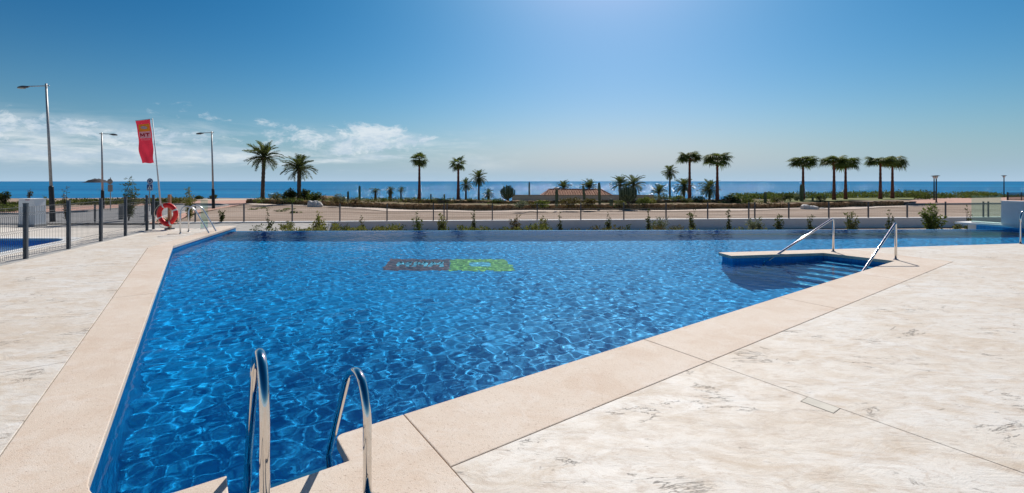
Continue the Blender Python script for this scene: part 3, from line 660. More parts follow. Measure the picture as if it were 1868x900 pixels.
# ------------------------------------------------------------------ left hand side: fence, paddling pool, street furniture
lf = empty('mesh_fence', (fy(9.24), 9.24, 0), label='dark grey wire mesh fence along the terrace beside the paddling pool', cat='fence')
fps = [P(47, 473), P(125, 455), P(184, 441), P(229, 431), P(268, 421.5), P(280, 418.5)]
stp = (fps[3] - fps[0]) / 3; fps = [fps[0] - stp * 2, fps[0] - stp] + fps
base = Vector((fy(9.24), 9.24, 0)); ang = math.atan2(stp.y, stp.x)
pm2 = MB().box((0, 0, .57), (.06, .06, 1.14)).box((0, 0, 1.146), (.068, .068, .014)).mesh('post'); pm2.materials.append(M['dark_metal'])
clip = MB().box((0, 0, 0), (.085, .04, .03)).mesh('clamp'); clip.materials.append(M['dark_metal'])
for i, p in enumerate(fps):
    po = obj('post', pm2, None, lf, loc=p - base, rot=(0, 0, ang))
    for z in (.2, .95): obj('clamp', clip, None, po, loc=(0, .0, z))
    if i + 1 < len(fps) and i != 6:
        a, b = p - base, fps[i+1] - base; d = b - a; L = d.length; d.normalize(); nn = Vector((-d.y, d.x, 0)); mb = MB(); n = int(L / .052)
        prof = [(.06, 0), (.16, 0), (.185, .03), (.21, 0), (.56, 0), (.585, .03), (.61, 0), (.90, 0), (.925, .03), (.95, 0), (1.08, 0)]
        for k in range(1, n):
            q = a + d * (L * k / n); mb.tube([q + nn * o_ + Vector((0, 0, z)) for z, o_ in prof], .0034, 4, False)
        for z, o_ in ((.07, 0), (.16, 0), (.21, 0), (.56, 0), (.61, 0), (.90, 0), (.95, 0), (1.07, 0)):
            mb.tube([a + nn * o_ + Vector((0, 0, z)), b + nn * o_ + Vector((0, 0, z))], .0034, 4, False)
        mb.build('wire_panel', M['dark_metal'], lf)
MB().prism([(fps[0].x - .16, fps[0].y), (fps[0].x + .10, fps[0].y), (fps[-1].x + .10, fps[-1].y), (fps[-1].x - .16, fps[-1].y)], -.05, .006).build('fence_kerb', simple('kerb_grey', (.40, .385, .36), .85), kind='structure', label='narrow grey concrete strip under the mesh fence')
# paddling pool
kpb = empty('paddling_pool_basin', (0, 0, 0), kind='structure', label='blue tiled paddling pool basin')
MB().prism([(-21, 0), (-8, 0), (-11.2, 13.2), (-21, 13.2)], -.75, -.60).build('pool_floor', M['tile'], kpb)
kpts = [Vector((-20.4, 12.95)), Vector((-12.7, 12.95)), Vector((-12.15, 12.75)), Vector((-11.8, 12.2)), Vector((-8.9, 3.2)), Vector((-8.2, 0.2))]
mb = MB(); kin2 = [Vector((-20.4, 12.6)), Vector((-12.75, 12.6)), Vector((-12.42, 12.45)), Vector((-12.15, 12.1)), Vector((-9.25, 3.1)), Vector((-8.6, 0.2))]
for i in range(5):
    o = len(mb.v); p, q, r1, s1 = kpts[i], kpts[i+1], kin2[i+1], kin2[i]
    mb.prism([p, q, r1, s1], -.06, .001)
mb.build('rim', simple('white_rim', (.70, .69, .66), .7), kpb)
mb = MB()
for i in range(5): mb.prism([kin2[i] + (kpts[i] - kin2[i]) * .2, kin2[i+1] + (kpts[i+1] - kin2[i+1]) * .2, kin2[i+1] + (kpts[i+1] - kin2[i+1]) * .02, kin2[i] + (kpts[i] - kin2[i]) * .02], -.7, -.061)
mb.build('pool_wall', M['tile'], kpb)
t = NT('paddling_water'); v = t.world()
gl = t.n('ShaderNodeBsdfGlossy', {'Color': (1, 1, 1), 'Roughness': .04}); trn = t.n('ShaderNodeBsdfTransparent', {'Color': (.55, .82, .95)})
nb = t.bump(t.noise(v, 5, 3), .25, .05); t.set(gl.inputs['Normal'], nb); fr = t.n('ShaderNodeFresnel', {'IOR': 1.333, 'Normal': nb})
mx = t.n('ShaderNodeMixShader', {'Fac': fr.outputs[0]}); t.t.links.new(trn.outputs[0], mx.inputs[1]); t.t.links.new(gl.outputs[0], mx.inputs[2]); t.t.links.new(mx.outputs[0], t.out.inputs['Surface'])
MB().add([(p.x, p.y, -.13) for p in [kin2[i] + (kpts[i] - kin2[i]) * .1 for i in range(6)]] + [(-20.4, .2, -.13)], [tuple(range(6, -1, -1))]).build('paddling_pool_water', t.m, kind='structure', label='still blue water of the paddling pool')

# life ring on its post
lp = P(309.5, 418.5); rc = Vector((0, -.10, 1.6 - 59 * lp.y / F))
post = empty('life_ring_post', lp, label='short wooden post carrying the red life ring', cat='post')
MB().box((0, 0, .58), (.075, .075, 1.16)).build('shaft', simple('weathered_wood', (.36, .20, .11), .8, var=.3, scale=4), post)
MB().box((0, 0, .02), (.2, .2, .04)).build('foot', M['dark_metal'], post)
MB().box((0, -.05, .80), (.05, .06, .03)).build('hook', M['steel_satin'], post)
lr = empty('life_ring', lp + rc, label='red life ring with white bands hung on a wooden post', cat='life ring')
def torus(R0, r0, a0=0, a1=2*math.pi, n=48, m=14, flat=.75, off=0.0):
    mb = MB(); full = abs(a1 - a0 - 2*math.pi) < 1e-6; k = n if full else n + 1
    for i in range(k):
        a = a0 + (a1 - a0) * i / n
        for j in range(m):
            b = 2*math.pi*j/m; rr = R0 + (r0 + off) * math.cos(b); mb.v.append((rr * math.sin(a), (r0 + off) * flat * math.sin(b), rr * math.cos(a) * 1.03 - (.06 * max(0, -math.cos(a)) ** 6)))
    for i in range(n):
        for j in range(m): mb.f.append((i*m+j, i*m+(j+1) % m, ((i+1) % k)*m+(j+1) % m, ((i+1) % k)*m+j))
    return mb
torus(.275, .075).build('ring', simple('red_plastic', (.80, .012, .012), .4, var=.1, spec=.5), lr, smooth=True)
wb = simple('white_band', (.78, .75, .72), .6)
for a in (-.45, 1.15, 2.75, 4.2): torus(.275, .075, a - .08, a + .08, 4, 14, off=.004).build('band', wb, lr, smooth=True)
mb = MB(); rp = []
for i in range(65):
    a = 2*math.pi*i/64; q = abs(math.sin(2*(a + .45))); rp.append((.275*math.sin(a)*(1 + (.08+.028)*1.0/.275 + .16*q), -.02, .275*math.cos(a)*(1 + .108/.275 + .16*q) - .05*q))
mb.tube(rp, .008, 5).build('rope', simple('cream_rope', (.66, .58, .45), .9), lr)

# white utility cabinet
cb = P(54, 413, GZ); cab = empty('utility_cabinet', cb, R(-8), label='white utility cabinet behind the mesh fence', cat='cabinet')
MB().box((0, .12, .03), (1.0, .55, .14)).build('plinth', simple('concrete_grey', (.42, .41, .39), .9), cab)
cw = simple('white_enamel', (.84, .84, .83), .5, var=.03)
MB().box((0, .12, .73), (.94, .48, 1.26)).build('body', cw, cab)
for s_ in (-1, 1):
    dd = MB().box((s_ * .232, -.128, .72), (.452, .016, 1.14)).build('door', cw, cab); MB().box((s_ * .04, -.142, .72), (.02, .02, .14)).build('handle', M['dark_metal'], dd)
MB().box((.06, -.13, 1.33), (.24, .012, .03)).build('red_plate', simple('red_plate', (.5, .03, .03), .5), cab)
MB().box((0, .12, 1.378), (1.0, .54, .03)).build('lid', cw, cab)

# street lamps
def street_lamp(px_b, d, px_t, py_t, side, reach, label, sleeve=1.25):
    b = Vector(((px_b - W/2) * d / F, d, GZ)); tp = PD(px_t, py_t, d); root = empty('street_lamp', b, label=label, cat='street lamp', group='street lamps by the road')
    h = tp - b; at = lambda f: h * f
    fs = (sleeve) / h.z
    black = simple('black_sleeve', (.012, .013, .015), .5) if 'black_sleeve' not in bpy.data.materials else bpy.data.materials['black_sleeve']
    galv = simple('galvanised_pole', (.36, .35, .34), .45, metal=.4, var=.15) if 'galvanised_pole' not in bpy.data.materials else bpy.data.materials['galvanised_pole']
    MB().tube([at(0), at(fs * .98), at(fs)], [.12, .105, .08], 14).build('base_sleeve', black, root, smooth=False)
    MB().tube([at(fs), at(1.0)], [.07, .048], 12).build('pole', galv, root, smooth=True)
    MB().tube([at(.985) - Vector((side * .18, 0, 0)), at(.985) + Vector((side * reach, 0, -.03))], .026, 8).build('arm', galv, root, smooth=True)
    hd = MB(); c = at(.985) + Vector((side * (reach + .22), 0, -.06))
    for i in range(9):
        f_ = i / 8; rr = math.sin(math.pi * min(1, f_ * .93 + .07)) ** .6
        for j in range(12):
            a = 2*math.pi*j/12; hd.v.append((c.x + side * (f_ - .5) * .62, c.y + .13 * rr * math.cos(a), c.z + (.085 if math.sin(a) > 0 else .05) * rr * math.sin(a) - .04 * f_))
    hd.f = [(i*12+j, i*12+(j+1) % 12, (i+1)*12+(j+1) % 12, (i+1)*12+j) for i in range(8) for j in range(12)] + [tuple(range(12)), tuple(range(96, 108))]
    ho = hd.build('lamp_head', M['dark_metal'], root, smooth=True)
    MB().box((c.x + side * .08, c.y, c.z - .075), (.3, .17, .03)).build('lens', simple('lamp_lens', (.45, .38, .25), .3), ho)
street_lamp(96.5, 24.5, 84, 153, -1, 1.05, 'tallest street lamp, at the left edge with its arm to the left', 2.0)
street_lamp(187.5, 36, 185.5, 242, 1, .75, 'street lamp standing in front of the island, its arm to the right', 1.55)
street_lamp(389.5, 36.5, 386, 240, -1, .75, 'street lamp right of the red flag, its arm to the left', 1.65)

# promenade lamps
def prom_lamp(px, yt, yb, label, d=None):
    d = d or (EYE - GZ) * F / (yb - HOR); b = Vector(((px - W/2) * d / F, d, GZ)); h = (yb - yt) * d / F
    root = empty('promenade_lamp', b, label=label, cat='lamp post', group='black lamps on the promenade')
    blk = bpy.data.materials['black_sleeve']
    MB().lathe([(.11, 0), (.11, .12), (.065, .18), (.06, h * .5), (.05, h - .35)], (0, 0, 0), 10).build('pole', blk, root)
    MB().lathe([(.05, h - .36), (.10, h - .30), (.17, h - .10), (.15, h - .08)], (0, 0, 0), 12).build('lantern', simple('lantern_glass', (.62, .64, .64), .25) if 'lantern_glass' not in bpy.data.materials else bpy.data.materials['lantern_glass'], root)
    MB().lathe([(.30, h - .08), (.29, h - .04), (.10, h)], (0, 0, 0), 14).build('cap', blk, root)
prom_lamp(1708, 320, 371, 'black lamp post, near one of the two standing together')
prom_lamp(1704, 320.5, 366, 'black lamp post, far one of the two standing together')
prom_lamp(1831.5, 320, 360.5, 'black lamp post standing alone near the right edge')

# leaning pole with a red advertising flag
fd = 27.0; fb = Vector(((295.5 - W/2) * fd / F, fd, GZ)); ft = PD(278, 216, fd)
fl_ = empty('advertising_flag', fb, label='red and yellow flag lettered MT on a leaning white pole', cat='flag')
hv = ft - fb
MB().tube([hv * 0, hv * .5, hv], [.05, .04, .022], 10).build('pole', simple('white_pole', (.72, .71, .69), .5), fl_, smooth=True)
P0, P1, P2, P3 = [PD(x, y, fd) - fb for x, y in ((247, 221), (274, 218), (258.5, 298), (282, 297.5))]   # top left, top right, bottom left, bottom right
def FS(u, v, o=0.0):
    p = (P0 * (1-u) + P1 * u) * (1-v) + (P2 * (1-u) + P3 * u) * v
    wv = (.5 + v) * (.03 * math.sin(u * 5 + v * 7) + .015 * math.sin(v * 16 + u * 3) + .02 * math.sin(u * 9 - v * 11) * v)
    s_ = .018 * math.sin(v * 6.0) * (1 - u)
    return p + Vector((s_, wv - o, .02 * math.sin(u * 7) * v))
def cloth(u0, u1, v0, v1, nu, nv_, o):
    mb = MB()
    for j in range(nv_ + 1):
        for i in range(nu + 1): mb.v.append(tuple(FS(u0 + (u1-u0)*i/nu, v0 + (v1-v0)*j/nv_, o)))
    mb.f = [(j*(nu+1)+i, j*(nu+1)+i+1, (j+1)*(nu+1)+i+1, (j+1)*(nu+1)+i) for j in range(nv_) for i in range(nu)]; return mb
def clothmat(name, c):
    t = NT(name); b = t.n('ShaderNodeBsdfDiffuse', {'Color': c}); tr = t.n('ShaderNodeBsdfTranslucent', {'Color': c}); m = t.n('ShaderNodeMixShader', {'Fac': .5})
    t.t.links.new(b.outputs[0], m.inputs[1]); t.t.links.new(tr.outputs[0], m.inputs[2]); t.t.links.new(m.outputs[0], t.out.inputs['Surface']); return t.m
cloth(0, 1, 0, 1, 16, 40, 0).build('cloth', clothmat('red_cloth', (.47, .03, .055)), fl_, smooth=True)
cloth(.13, .93, .095, .265, 12, 8, .006).build('yellow_field', clothmat('yellow_cloth', (.80, .55, .07)), fl_, smooth=True)
cloth(.13, .93, .267, .425, 12, 8, .006).build('white_field', clothmat('white_cloth', (.76, .70, .72)), fl_, smooth=True)
red_ink = bpy.data.materials['red_cloth']
def strokes(segs, w, name, mat, o):
    mb = MB()
    for (u0, v0), (u1, v1) in segs:
        n = 4; du, dv = u1-u0, v1-v0; asp = 3.0; l = math.hypot(du, dv * asp); qx, qy = -dv * asp / l * w, du / l * w / asp
        b0 = len(mb.v)
        for i in range(n + 1):
            s_ = i / n
            for sg in (-1, 1): mb.v.append(tuple(FS(u0 + du*s_ + sg*qx/2, v0 + dv*s_ + sg*qy/2, o)))
        mb.f += [(b0+2*i, b0+2*i+1, b0+2*i+3, b0+2*i+2) for i in range(n)]
    return mb.build(name, mat, fl_)
strokes([((.23, .385), (.23, .305)), ((.23, .305), (.36, .365)), ((.36, .365), (.49, .305)), ((.49, .305), (.49, .385))], .065, 'letter', red_ink, .012)
strokes([((.57, .312), (.85, .312)), ((.71, .312), (.71, .385))], .065, 'letter', red_ink, .012)
strokes([((.22 + .062*i, .455), (.22 + .062*i + .036, .455)) for i in range(10)], .05, 'small_lettering', bpy.data.materials['white_cloth'], .008)
mb = MB(); b0 = [FS(.52 + .26*math.cos(a)*1.0, .175 + .035*math.sin(a) + .012*math.cos(a), .012) for a in np.linspace(0, 6.283, 20)[:-1]]
mb.add(b0, [tuple(range(19))]).build('oval_motif', clothmat('pale_cloth', (.60, .62, .70)), fl_)
for k in range(5):
    a = hv * (.52 + .105 * k); MB().tube([a, FS(1.0, 1 - (k + .0) / 4.4)], .008, 5).build('tie', bpy.data.materials['white_pole'], fl_)
MB().tube([hv * .985, P1 + Vector((0, -.0, .02)), P0 + Vector((0, 0, .02))], .012, 6).build('top_rod', M['dark_metal'], fl_)

# traffic signs
def disc(r, y, n=24, th=.01): 
    mb = MB(); vs_ = [(r*math.cos(2*math.pi*i/n), y + s_*th, r*math.sin(2*math.pi*i/n)) for s_ in (0, 1) for i in range(n)]
    return mb.add(vs_, [tuple(range(n)), tuple(range(n, 2*n))[::-1]] + [(i, n+i, n+(i+1) % n, (i+1) % n) for i in range(n)])
def move(mb, v): mb.v = [tuple(Vector(q) + Vector(v)) for q in mb.v]; return mb
sg = 34.0
s1 = empty('road_sign', Vector(((201.5 - W/2) * sg / F, sg, GZ)), label='back of a round and a rectangular road sign on one thin post', cat='road sign')
back = simple('sign_back', (.30, .24, .20), .5, metal=.3)
MB().tube([(0, 0, 0), (0, 0, 2.55)], .03, 8).build('post', bpy.data.materials['galvanised_pole'], s1)
zc = 1.6 - GZ + (331 - 331.5) * sg / F; move(disc(.21, -.045), (0, 0, zc)).build('round_plate', back, s1)
MB().box((0.02, -.04, zc - .50), (.36, .012, .52)).build('rectangular_plate', back, s1)
sg = 33.0
s2 = empty('road_sign', Vector(((273 - W/2) * sg / F, sg, GZ)), label='blue round roundabout sign above a square pedestrian crossing sign', cat='road sign')
blue = simple('sign_blue', (.012, .06, .22), .4, var=.05); wht = simple('sign_white', (.78, .78, .77), .45, var=.03); blk2 = simple('sign_black', (.015, .015, .02), .5)
zc = 1.6 - GZ; MB().tube([(0, 0, 0), (0, 0, zc + .22)], .03, 8).build('post', bpy.data.materials['galvanised_pole'], s2)
pl = move(disc(.225, -.045), (.06, 0, zc)).build('round_plate', wht, s2); move(disc(.205, -.05), (.06, 0, zc)).build('blue_disc', blue, pl)
mb = MB()
for k in range(3):
    a0 = k * 2.094 + .3; pts = [(.06 + .12*math.cos(a0 + q*1.35), -.058, zc + .12*math.sin(a0 + q*1.35)) for q in np.linspace(0, 1, 7)]
    mb.tube(pts, [.018]*6 + [.018], 5)
    e = a0 + 1.45; c = Vector((.06 + .12*math.cos(e), -.062, zc + .12*math.sin(e))); tg = Vector((-math.sin(e), 0, math.cos(e))); rd = Vector((math.cos(e), 0, math.sin(e)))
    mb.add([c + rd*.05, c - rd*.05, c + tg*.09], [(0, 1, 2)])
mb.build('arrow_ring', wht, pl)
q = MB().box((.04, -.04, zc - .45), (.43, .012, .46)).build('square_plate', wht, s2); MB().box((.04, -.048, zc - .45), (.40, .008, .43)).build('blue_field', blue, q)
MB().add([(-.13, -.054, zc - .60), (.21, -.054, zc - .60), (.04, -.054, zc - .28)], [(0, 1, 2)]).build('white_triangle', wht, q)
mb = MB(); mb.tube([(.04, -.058, zc - .42), (.04, -.058, zc - .50)], .02, 5); mb.tube([(.04, -.058, zc - .50), (0, -.058, zc - .58)], .013, 5); mb.tube([(.04, -.058, zc - .50), (.08, -.058, zc - .58)], .013, 5); mb.tube([(.0, -.058, zc - .46), (.085, -.058, zc - .44)], .01, 5); move(disc(.02, 0, 10), (.04, -.064, zc - .39)).build('walker_head', blk2, q)
mb.build('walker', blk2, q)
# kerbside posts and box
for px, lb_ in ((219.5, 'grey stone bollard, left one of two beyond the white wall'), (224, 'grey stone bollard, right one of two beyond the white wall')):
    d = 26; b = empty('bollard', ((px - W/2) * d / F, d, GZ), label=lb_, cat='bollard', group='grey bollards')
    MB().box((0, 0, .44), (.12, .12, .88)).build('shaft', simple('bollard_stone', (.22, .22, .21), .8), b); MB().lathe([(.07, .88), (.06, .93), (.0, .95)], (0, 0, 0), 10).build('cap', bpy.data.materials['bollard_stone'], b)
d = 29.0; tb = empty('litter_bin', ((285 - W/2) * d / F, d, GZ), label='dark green litter bin left of the life ring', cat='litter bin')
MB().box((0, 0, .50), (.42, .34, .80)).build('body', simple('dark_green_paint', (.02, .035, .03), .5), tb); MB().box((0, 0, .93), (.46, .38, .06)).build('lid', bpy.data.materials['dark_green_paint'], tb); MB().box((0, -.175, .78), (.3, .02, .1)).build('slot', blk2, tb)
# black railing near the right edge
d = 52.0; rx = (1838 - W/2) * d / F; rb = empty('black_railing', (rx, d, GZ), label='black mesh railing above the parapet at the right edge', cat='railing')
for k in range(4): MB().box((k * 1.6, 0, .5), (.12 if k == 0 else .06, .08, 1.0)).build('post', bpy.data.materials['black_sleeve'], rb)
for k in range(3):
    mb = MB()
    for z in (.12, .92): mb.box((k*1.6 + .8, 0, z), (1.5, .03, .05))
    for j in range(1, 20): mb.box((k*1.6 + .05 + j*.075, 0, .52), (.022, .02, .76))
    mb.build('mesh_panel', bpy.data.materials['black_sleeve'], rb)
# ------------------------------------------------------------------ plants
M['fan'] = leafmat('fan_leaf', (.060, .10, .024), (.16, .20, .05), .4)
M['date'] = leafmat('date_leaf', (.058, .082, .034), (.15, .17, .07), .38)
M['olive'] = leafmat('olive_leaf', (.075, .085, .030), (.19, .18, .075), .3)
M['green'] = leafmat('green_leaf', (.05, .085, .022), (.14, .18, .045), .4)
M['dark'] = leafmat('dark_leaf', (.022, .036, .014), (.07, .085, .03), .3)
M['yellow'] = leafmat('yellow_leaf', (.13, .13, .03), (.33, .29, .08), .35)
M['red'] = leafmat('reddish_leaf', (.07, .035, .02), (.17, .09, .05), .3)
M['silver'] = leafmat('silver_leaf', (.13, .15, .10), (.28, .29, .20), .3)
M['brown'] = leafmat('brown_leaf', (.09, .055, .025), (.19, .125, .055), .25)
M['cactus'] = simple('cactus_skin', (.085, .115, .06), .7, var=.3, scale=3)
M['bark_red'] = simple('reddish_bark', (.19, .060, .036), .9, var=.35, scale=5, bump=.6, bscale=14)
M['bark'] = simple('brown_bark', (.12, .085, .06), .9, var=.35, scale=5, bump=.6, bscale=14)
M['twig'] = simple('dark_twig', (.045, .033, .024), .9, var=.3)
M['stone_white'] = simple('white_stone', (.66, .63, .58), .8, var=.15, scale=3, bump=.4, bscale=9)

def basis(d):
    d = d.normalized(); s_ = d.cross(Vector((0, 0, 1)));  s_ = s_.normalized() if s_.length > .01 else Vector((1, 0, 0)); return d, s_, s_.cross(d)
# --- frond meshes, pointing along +x, drooping in z
def date_frond(L, droop, seed, pairs=22):
    r_ = random.Random(seed); mb = MB(); n = 9; pts = []
    for i in range(n + 1):
        s_ = i / n; pts.append(Vector((L * (s_ - .16 * droop * s_**3), 0, L * (.16 * s_ - droop * s_**2.2))))
    mb.tube(pts, [.024 * (1 - .85 * i / n) for i in range(n + 1)], 4, False)
    for k in range(pairs):
        s_ = .14 + .86 * (k + .5) / pairs; f_ = s_ * n; i = min(n - 1, int(f_)); p = pts[i].lerp(pts[i+1], f_ - i); tg = (pts[i+1] - pts[i]).normalized()
        l = L * .27 * (math.sin(math.pi * (.12 + .86 * s_)) ** .6 + .12)
        for sd_ in (-1, 1):
            d = (tg * .85 + Vector((0, sd_, 0)) * r_.uniform(.65, .95) + Vector((0, 0, r_.uniform(-.15, .45)))).normalized()
            w = Vector((0, 0, 1)).cross(d).normalized() * .020 * (L / 1.6) + Vector((0, 0, .006)); e = p + d * l * r_.uniform(.85, 1.1) + Vector((0, 0, -.12 * l)); m = p.lerp(e, .45) + Vector((0, 0, .04 * l))
            mb.add([p - w * .4, p + w * .4, m + w, m - w, e], [(0, 1, 2, 3), (3, 2, 4)])
    return mb
def fan_frond(pet, rad, seed, segs=17, droop=.35):
    r_ = random.Random(seed); mb = MB(); e = Vector((pet, 0, .10 * pet)); mb.tube([(0, 0, 0), (pet * .5, 0, .10 * pet), tuple(e)], [.022, .018, .014], 4, False)
    for k in range(segs):
        a = -R(115) + R(230) * k / (segs - 1); l = rad * (.72 + .28 * math.cos(a * .8)) * r_.uniform(.9, 1.08); d = Vector((math.cos(a), math.sin(a), 0)); q = Vector((-d.y, d.x, 0))
        w = rad * .13; m = e + d * l * .55 + Vector((0, 0, .05 * rad * (1 if k % 2 else -.3))); tip = e + d * l + Vector((0, 0, -droop * l * r_.uniform(.6, 1.2)))
        mb.add([e - q * .008, e + q * .008, m + q * w * .55, m - q * w * .55, tip], [(0, 1, 2, 3), (3, 2, 4)])
    return mb
def meshes(fn, mat, params, nm='frond'):
    out_ = []
    for p in params:
        m = fn(*p).mesh(nm); m.materials.append(mat); out_.append(m)
    return out_
DATE = meshes(date_frond, M['date'], [(1.0, .30, 1), (1.0, .45, 2), (1.0, .62, 3), (1.0, .38, 4)])
FAN = meshes(fan_frond, M['fan'], [(.5, .60, 1), (.55, .58, 2), (.45, .62, 3), (.5, .58, 4, 17, .5)])
FAN_DRY = meshes(fan_frond, M['brown'], [(.45, .4, 9, 13, .6)])
def trunk(root, base_r, top_r, top, mat, bulge=0.0, rings=22, seed=0):
    r_ = random.Random(seed); pts, rad = [], []
    for i in range(rings + 1):
        s_ = i / rings; pts.append(Vector((top.x * s_**1.4, top.y * s_, top.z * s_)))
        rr = top_r + (base_r - top_r) * (1 - s_)**2.2 + bulge * max(0, s_ - .88) / .12
        rad.append(rr * (1 + (.07 if i % 2 else -.05) + r_.uniform(-.03, .03)))
    return MB().tube(pts, rad, 10).build('trunk', mat, root)
def depth(yb, z): return (EYE - z) * F / (yb - HOR)
def palm(kind, px, yb, yc, label, size, n, group, z=-.28, lean=0.0, tr=(.19, .10), seed=0, flat=.0, d=None, spread=(-55, 70)):
    """px, yb: foot in the photo; yc: row of the crown's centre; size: frond length in metres"""
    d = d or depth(yb, z); b = Vector(((px - W/2) * d / F, d, z)); hgt = EYE - (yc - HOR) * d / F - z
    root = empty('fan_palm' if kind == 'fan' else 'date_palm', b, label=label, cat='palm', group=group)
    top = Vector((lean, 0, hgt)); r_ = random.Random(seed * 7 + int(px))
    trunk(root, tr[0], tr[1], top, M['bark_red'] if kind == 'fan' else M['bark'], .05 if kind == 'fan' else .07, max(8, int(hgt * 5)), seed)
    az = r_.uniform(0, 6)
    for k in range(n):
        f_ = k / max(1, n - 1); el = R(spread[1] + (spread[0] - spread[1]) * f_ ** .9 + r_.uniform(-8, 8)); az += 2.399963 + r_.uniform(-.2, .2)
        ms = (FAN if kind == 'fan' else DATE); m = ms[r_.randrange(len(ms))]
        if kind == 'fan' and f_ > .93: m = FAN_DRY[0]
        s_ = size * r_.uniform(.85, 1.1) * (1.0 if kind == 'fan' else (.72 + .28 * math.sin(math.pi * min(1, .25 + f_ * .7))))
        obj('frond', m, None, root, loc=top + Vector((0, 0, r_.uniform(-.06, .05))), rot=(r_.uniform(-.35, .35), -el, az), scale=s_)
    return root
FG, DG = 'fan palms of the garden', 'date palms of the garden'
palm('fan', 765, 365, 292, 'slim fan palm standing free of other trees left of the picture centre', .98, 26, FG, seed=1)
palm('fan', 836, 367, 300, 'slim fan palm with two small date palms at its right', .93, 22, FG, seed=2, spread=(-60, 65))
palm('fan', 1258, 366.5, 289, 'tall fan palm, left one of the pair right of the tiled house', 1.22, 34, FG, seed=3, spread=(-18, 34))
palm('fan', 1308.5, 367, 290, 'tall fan palm, right one of the pair right of the tiled house', 1.38, 36, FG, seed=4, spread=(-36, 34))
palm('fan', 1465, 365.5, 297, 'fan palm on its own with a columnar cactus touching its trunk', 1.40, 34, FG, seed=5, spread=(-20, 26))
palm('fan', 1521.5, 366, 296, 'fan palm, left one of the pair in the middle of the dry lawn', 1.34, 34, FG, seed=6, spread=(-18, 24))
palm('fan', 1542.5, 365, 297, 'fan palm, right one of the pair in the middle of the dry lawn', 1.36, 34, FG, seed=7, spread=(-38, 28))
palm('fan', 1606, 364.5, 296, 'fan palm, left one of the rightmost pair of fan palms', 1.42, 34, FG, seed=8, spread=(-16, 22))
palm('fan', 1628, 363.5, 296, 'fan palm, right one of the rightmost pair of fan palms', 1.40, 34, FG, seed=9, spread=(-32, 26))
palm('date', 479, 363.5, 288, 'tallest date palm, leaning, at the left end of the stone wall', 2.05, 46, DG, seed=11, lean=.16, tr=(.21, .17), spread=(-40, 85))
palm('date', 545.5, 365.5, 308, 'thick stemmed date palm second from the left end of the stone wall', 1.85, 44, DG, seed=12, lean=.02, tr=(.21, .18), spread=(-38, 85))
sm = dict(tr=(.11, .085))
palm('date', 850, 366, 338, 'small date palm close right of the second slim fan palm', .85, 36, DG, seed=13, spread=(-60, 85), **sm)
palm('date', 873.5, 366.5, 325, 'date palm with a round crown left of the candelabra cactus', 1.0, 44, DG, seed=14, spread=(-70, 85), **sm)
palm('date', 1028, 375, 344, 'date palm crown rising behind the left half of the tiled roof', 1.25, 30, DG, z=-1.2, d=58, seed=15, spread=(0, 85), **sm)
palm('date', 1075, 375, 343, 'date palm crown rising behind the middle of the tiled roof', 1.35, 32, DG, z=-1.2, d=58, seed=16, spread=(0, 85), **sm)
palm('date', 1131, 369, 337, 'date palm, left one of the two behind the round euphorbia', 1.05, 34, DG, seed=17, spread=(-35, 85), **sm)
palm('date', 1156, 369, 337, 'date palm, right one of the two behind the round euphorbia', 1.25, 36, DG, seed=18, spread=(-65, 85), **sm)
palm('date', 1222, 362, 315, 'slender date palm with round crown left of the tall fan palm pair', 1.05, 46, DG, seed=19, spread=(-60, 88), **sm)
palm('date', 1248, 364, 341, 'short bushy date palm behind the left fan palm of the house pair', 1.25, 42, DG, seed=20, spread=(-60, 88), **sm)
palm('date', 1294, 366, 345, 'short date palm with wide crown between the two tall fan palms', 1.2, 46, DG, seed=21, spread=(-62, 88), **sm)
palm('date', 1202, 366, 353, 'low date palm crown above the brownish round shrub', 1.0, 28, DG, seed=22, spread=(10, 88), **sm)
palm('date', 685, 366, 349, 'dwarf palm with flat crown, left of the three dwarf palms', .62, 24, 'dwarf palms', seed=23, spread=(-35, 60), tr=(.16, .10))
palm('date', 712, 367, 347, 'many stemmed dwarf palm in the middle of the three dwarf palms', .55, 30, 'dwarf palms', seed=24, spread=(-60, 75), tr=(.18, .14))
palm('date', 731.5, 366, 348, 'dwarf palm with thin stem, right of the three dwarf palms', .52, 24, 'dwarf palms', seed=25, spread=(-30, 75), tr=(.08, .07))
palm('date', 891, 366.5, 354, 'shaggy grey leaved yucca left of the candelabra cactus', .62, 40, 'dwarf palms', seed=26, spread=(-70, 80), tr=(.10, .09))

# --- leaf clouds
def leaf_cloud(blobs, n, size, r_, elong=2.2, up=.0):
    """n leaves (two triangles each) spread through a list of (centre, radii)"""
    k = r_.integers(0, len(blobs), n); C = np.array([b[0] for b in blobs])[k]; Rr = np.array([b[1] for b in blobs])[k]
    d = r_.normal(size=(n, 3)); d /= np.linalg.norm(d, axis=1)[:, None]; rad = r_.uniform(.25, 1, n)[:, None] ** .45
    P_ = C + d * Rr * rad
    a = r_.normal(size=(n, 3)) + d * .6 + np.array([0, 0, up]); a /= np.linalg.norm(a, axis=1)[:, None]
    b = np.cross(a, r_.normal(size=(n, 3))); b /= np.linalg.norm(b, axis=1)[:, None]; s_ = size * r_.uniform(.6, 1.3, n)[:, None]
    V = np.stack([P_, P_ + a * s_ * .5 + b * s_ * .5 / elong, P_ + a * s_, P_ + a * s_ * .5 - b * s_ * .5 / elong], 1).reshape(-1, 3)
    m = bpy.data.meshes.new('foliage'); q = np.arange(4 * n, dtype=np.int32)
    m.vertices.add(4 * n); m.vertices.foreach_set('co', V.ravel()); m.loops.add(4 * n); m.loops.foreach_set('vertex_index', q)
    m.polygons.add(n); m.polygons.foreach_set('loop_start', q[::4].copy()); m.polygons.foreach_set('loop_total', np.full(n, 4, np.int32)); m.update(calc_edges=True)
    return m
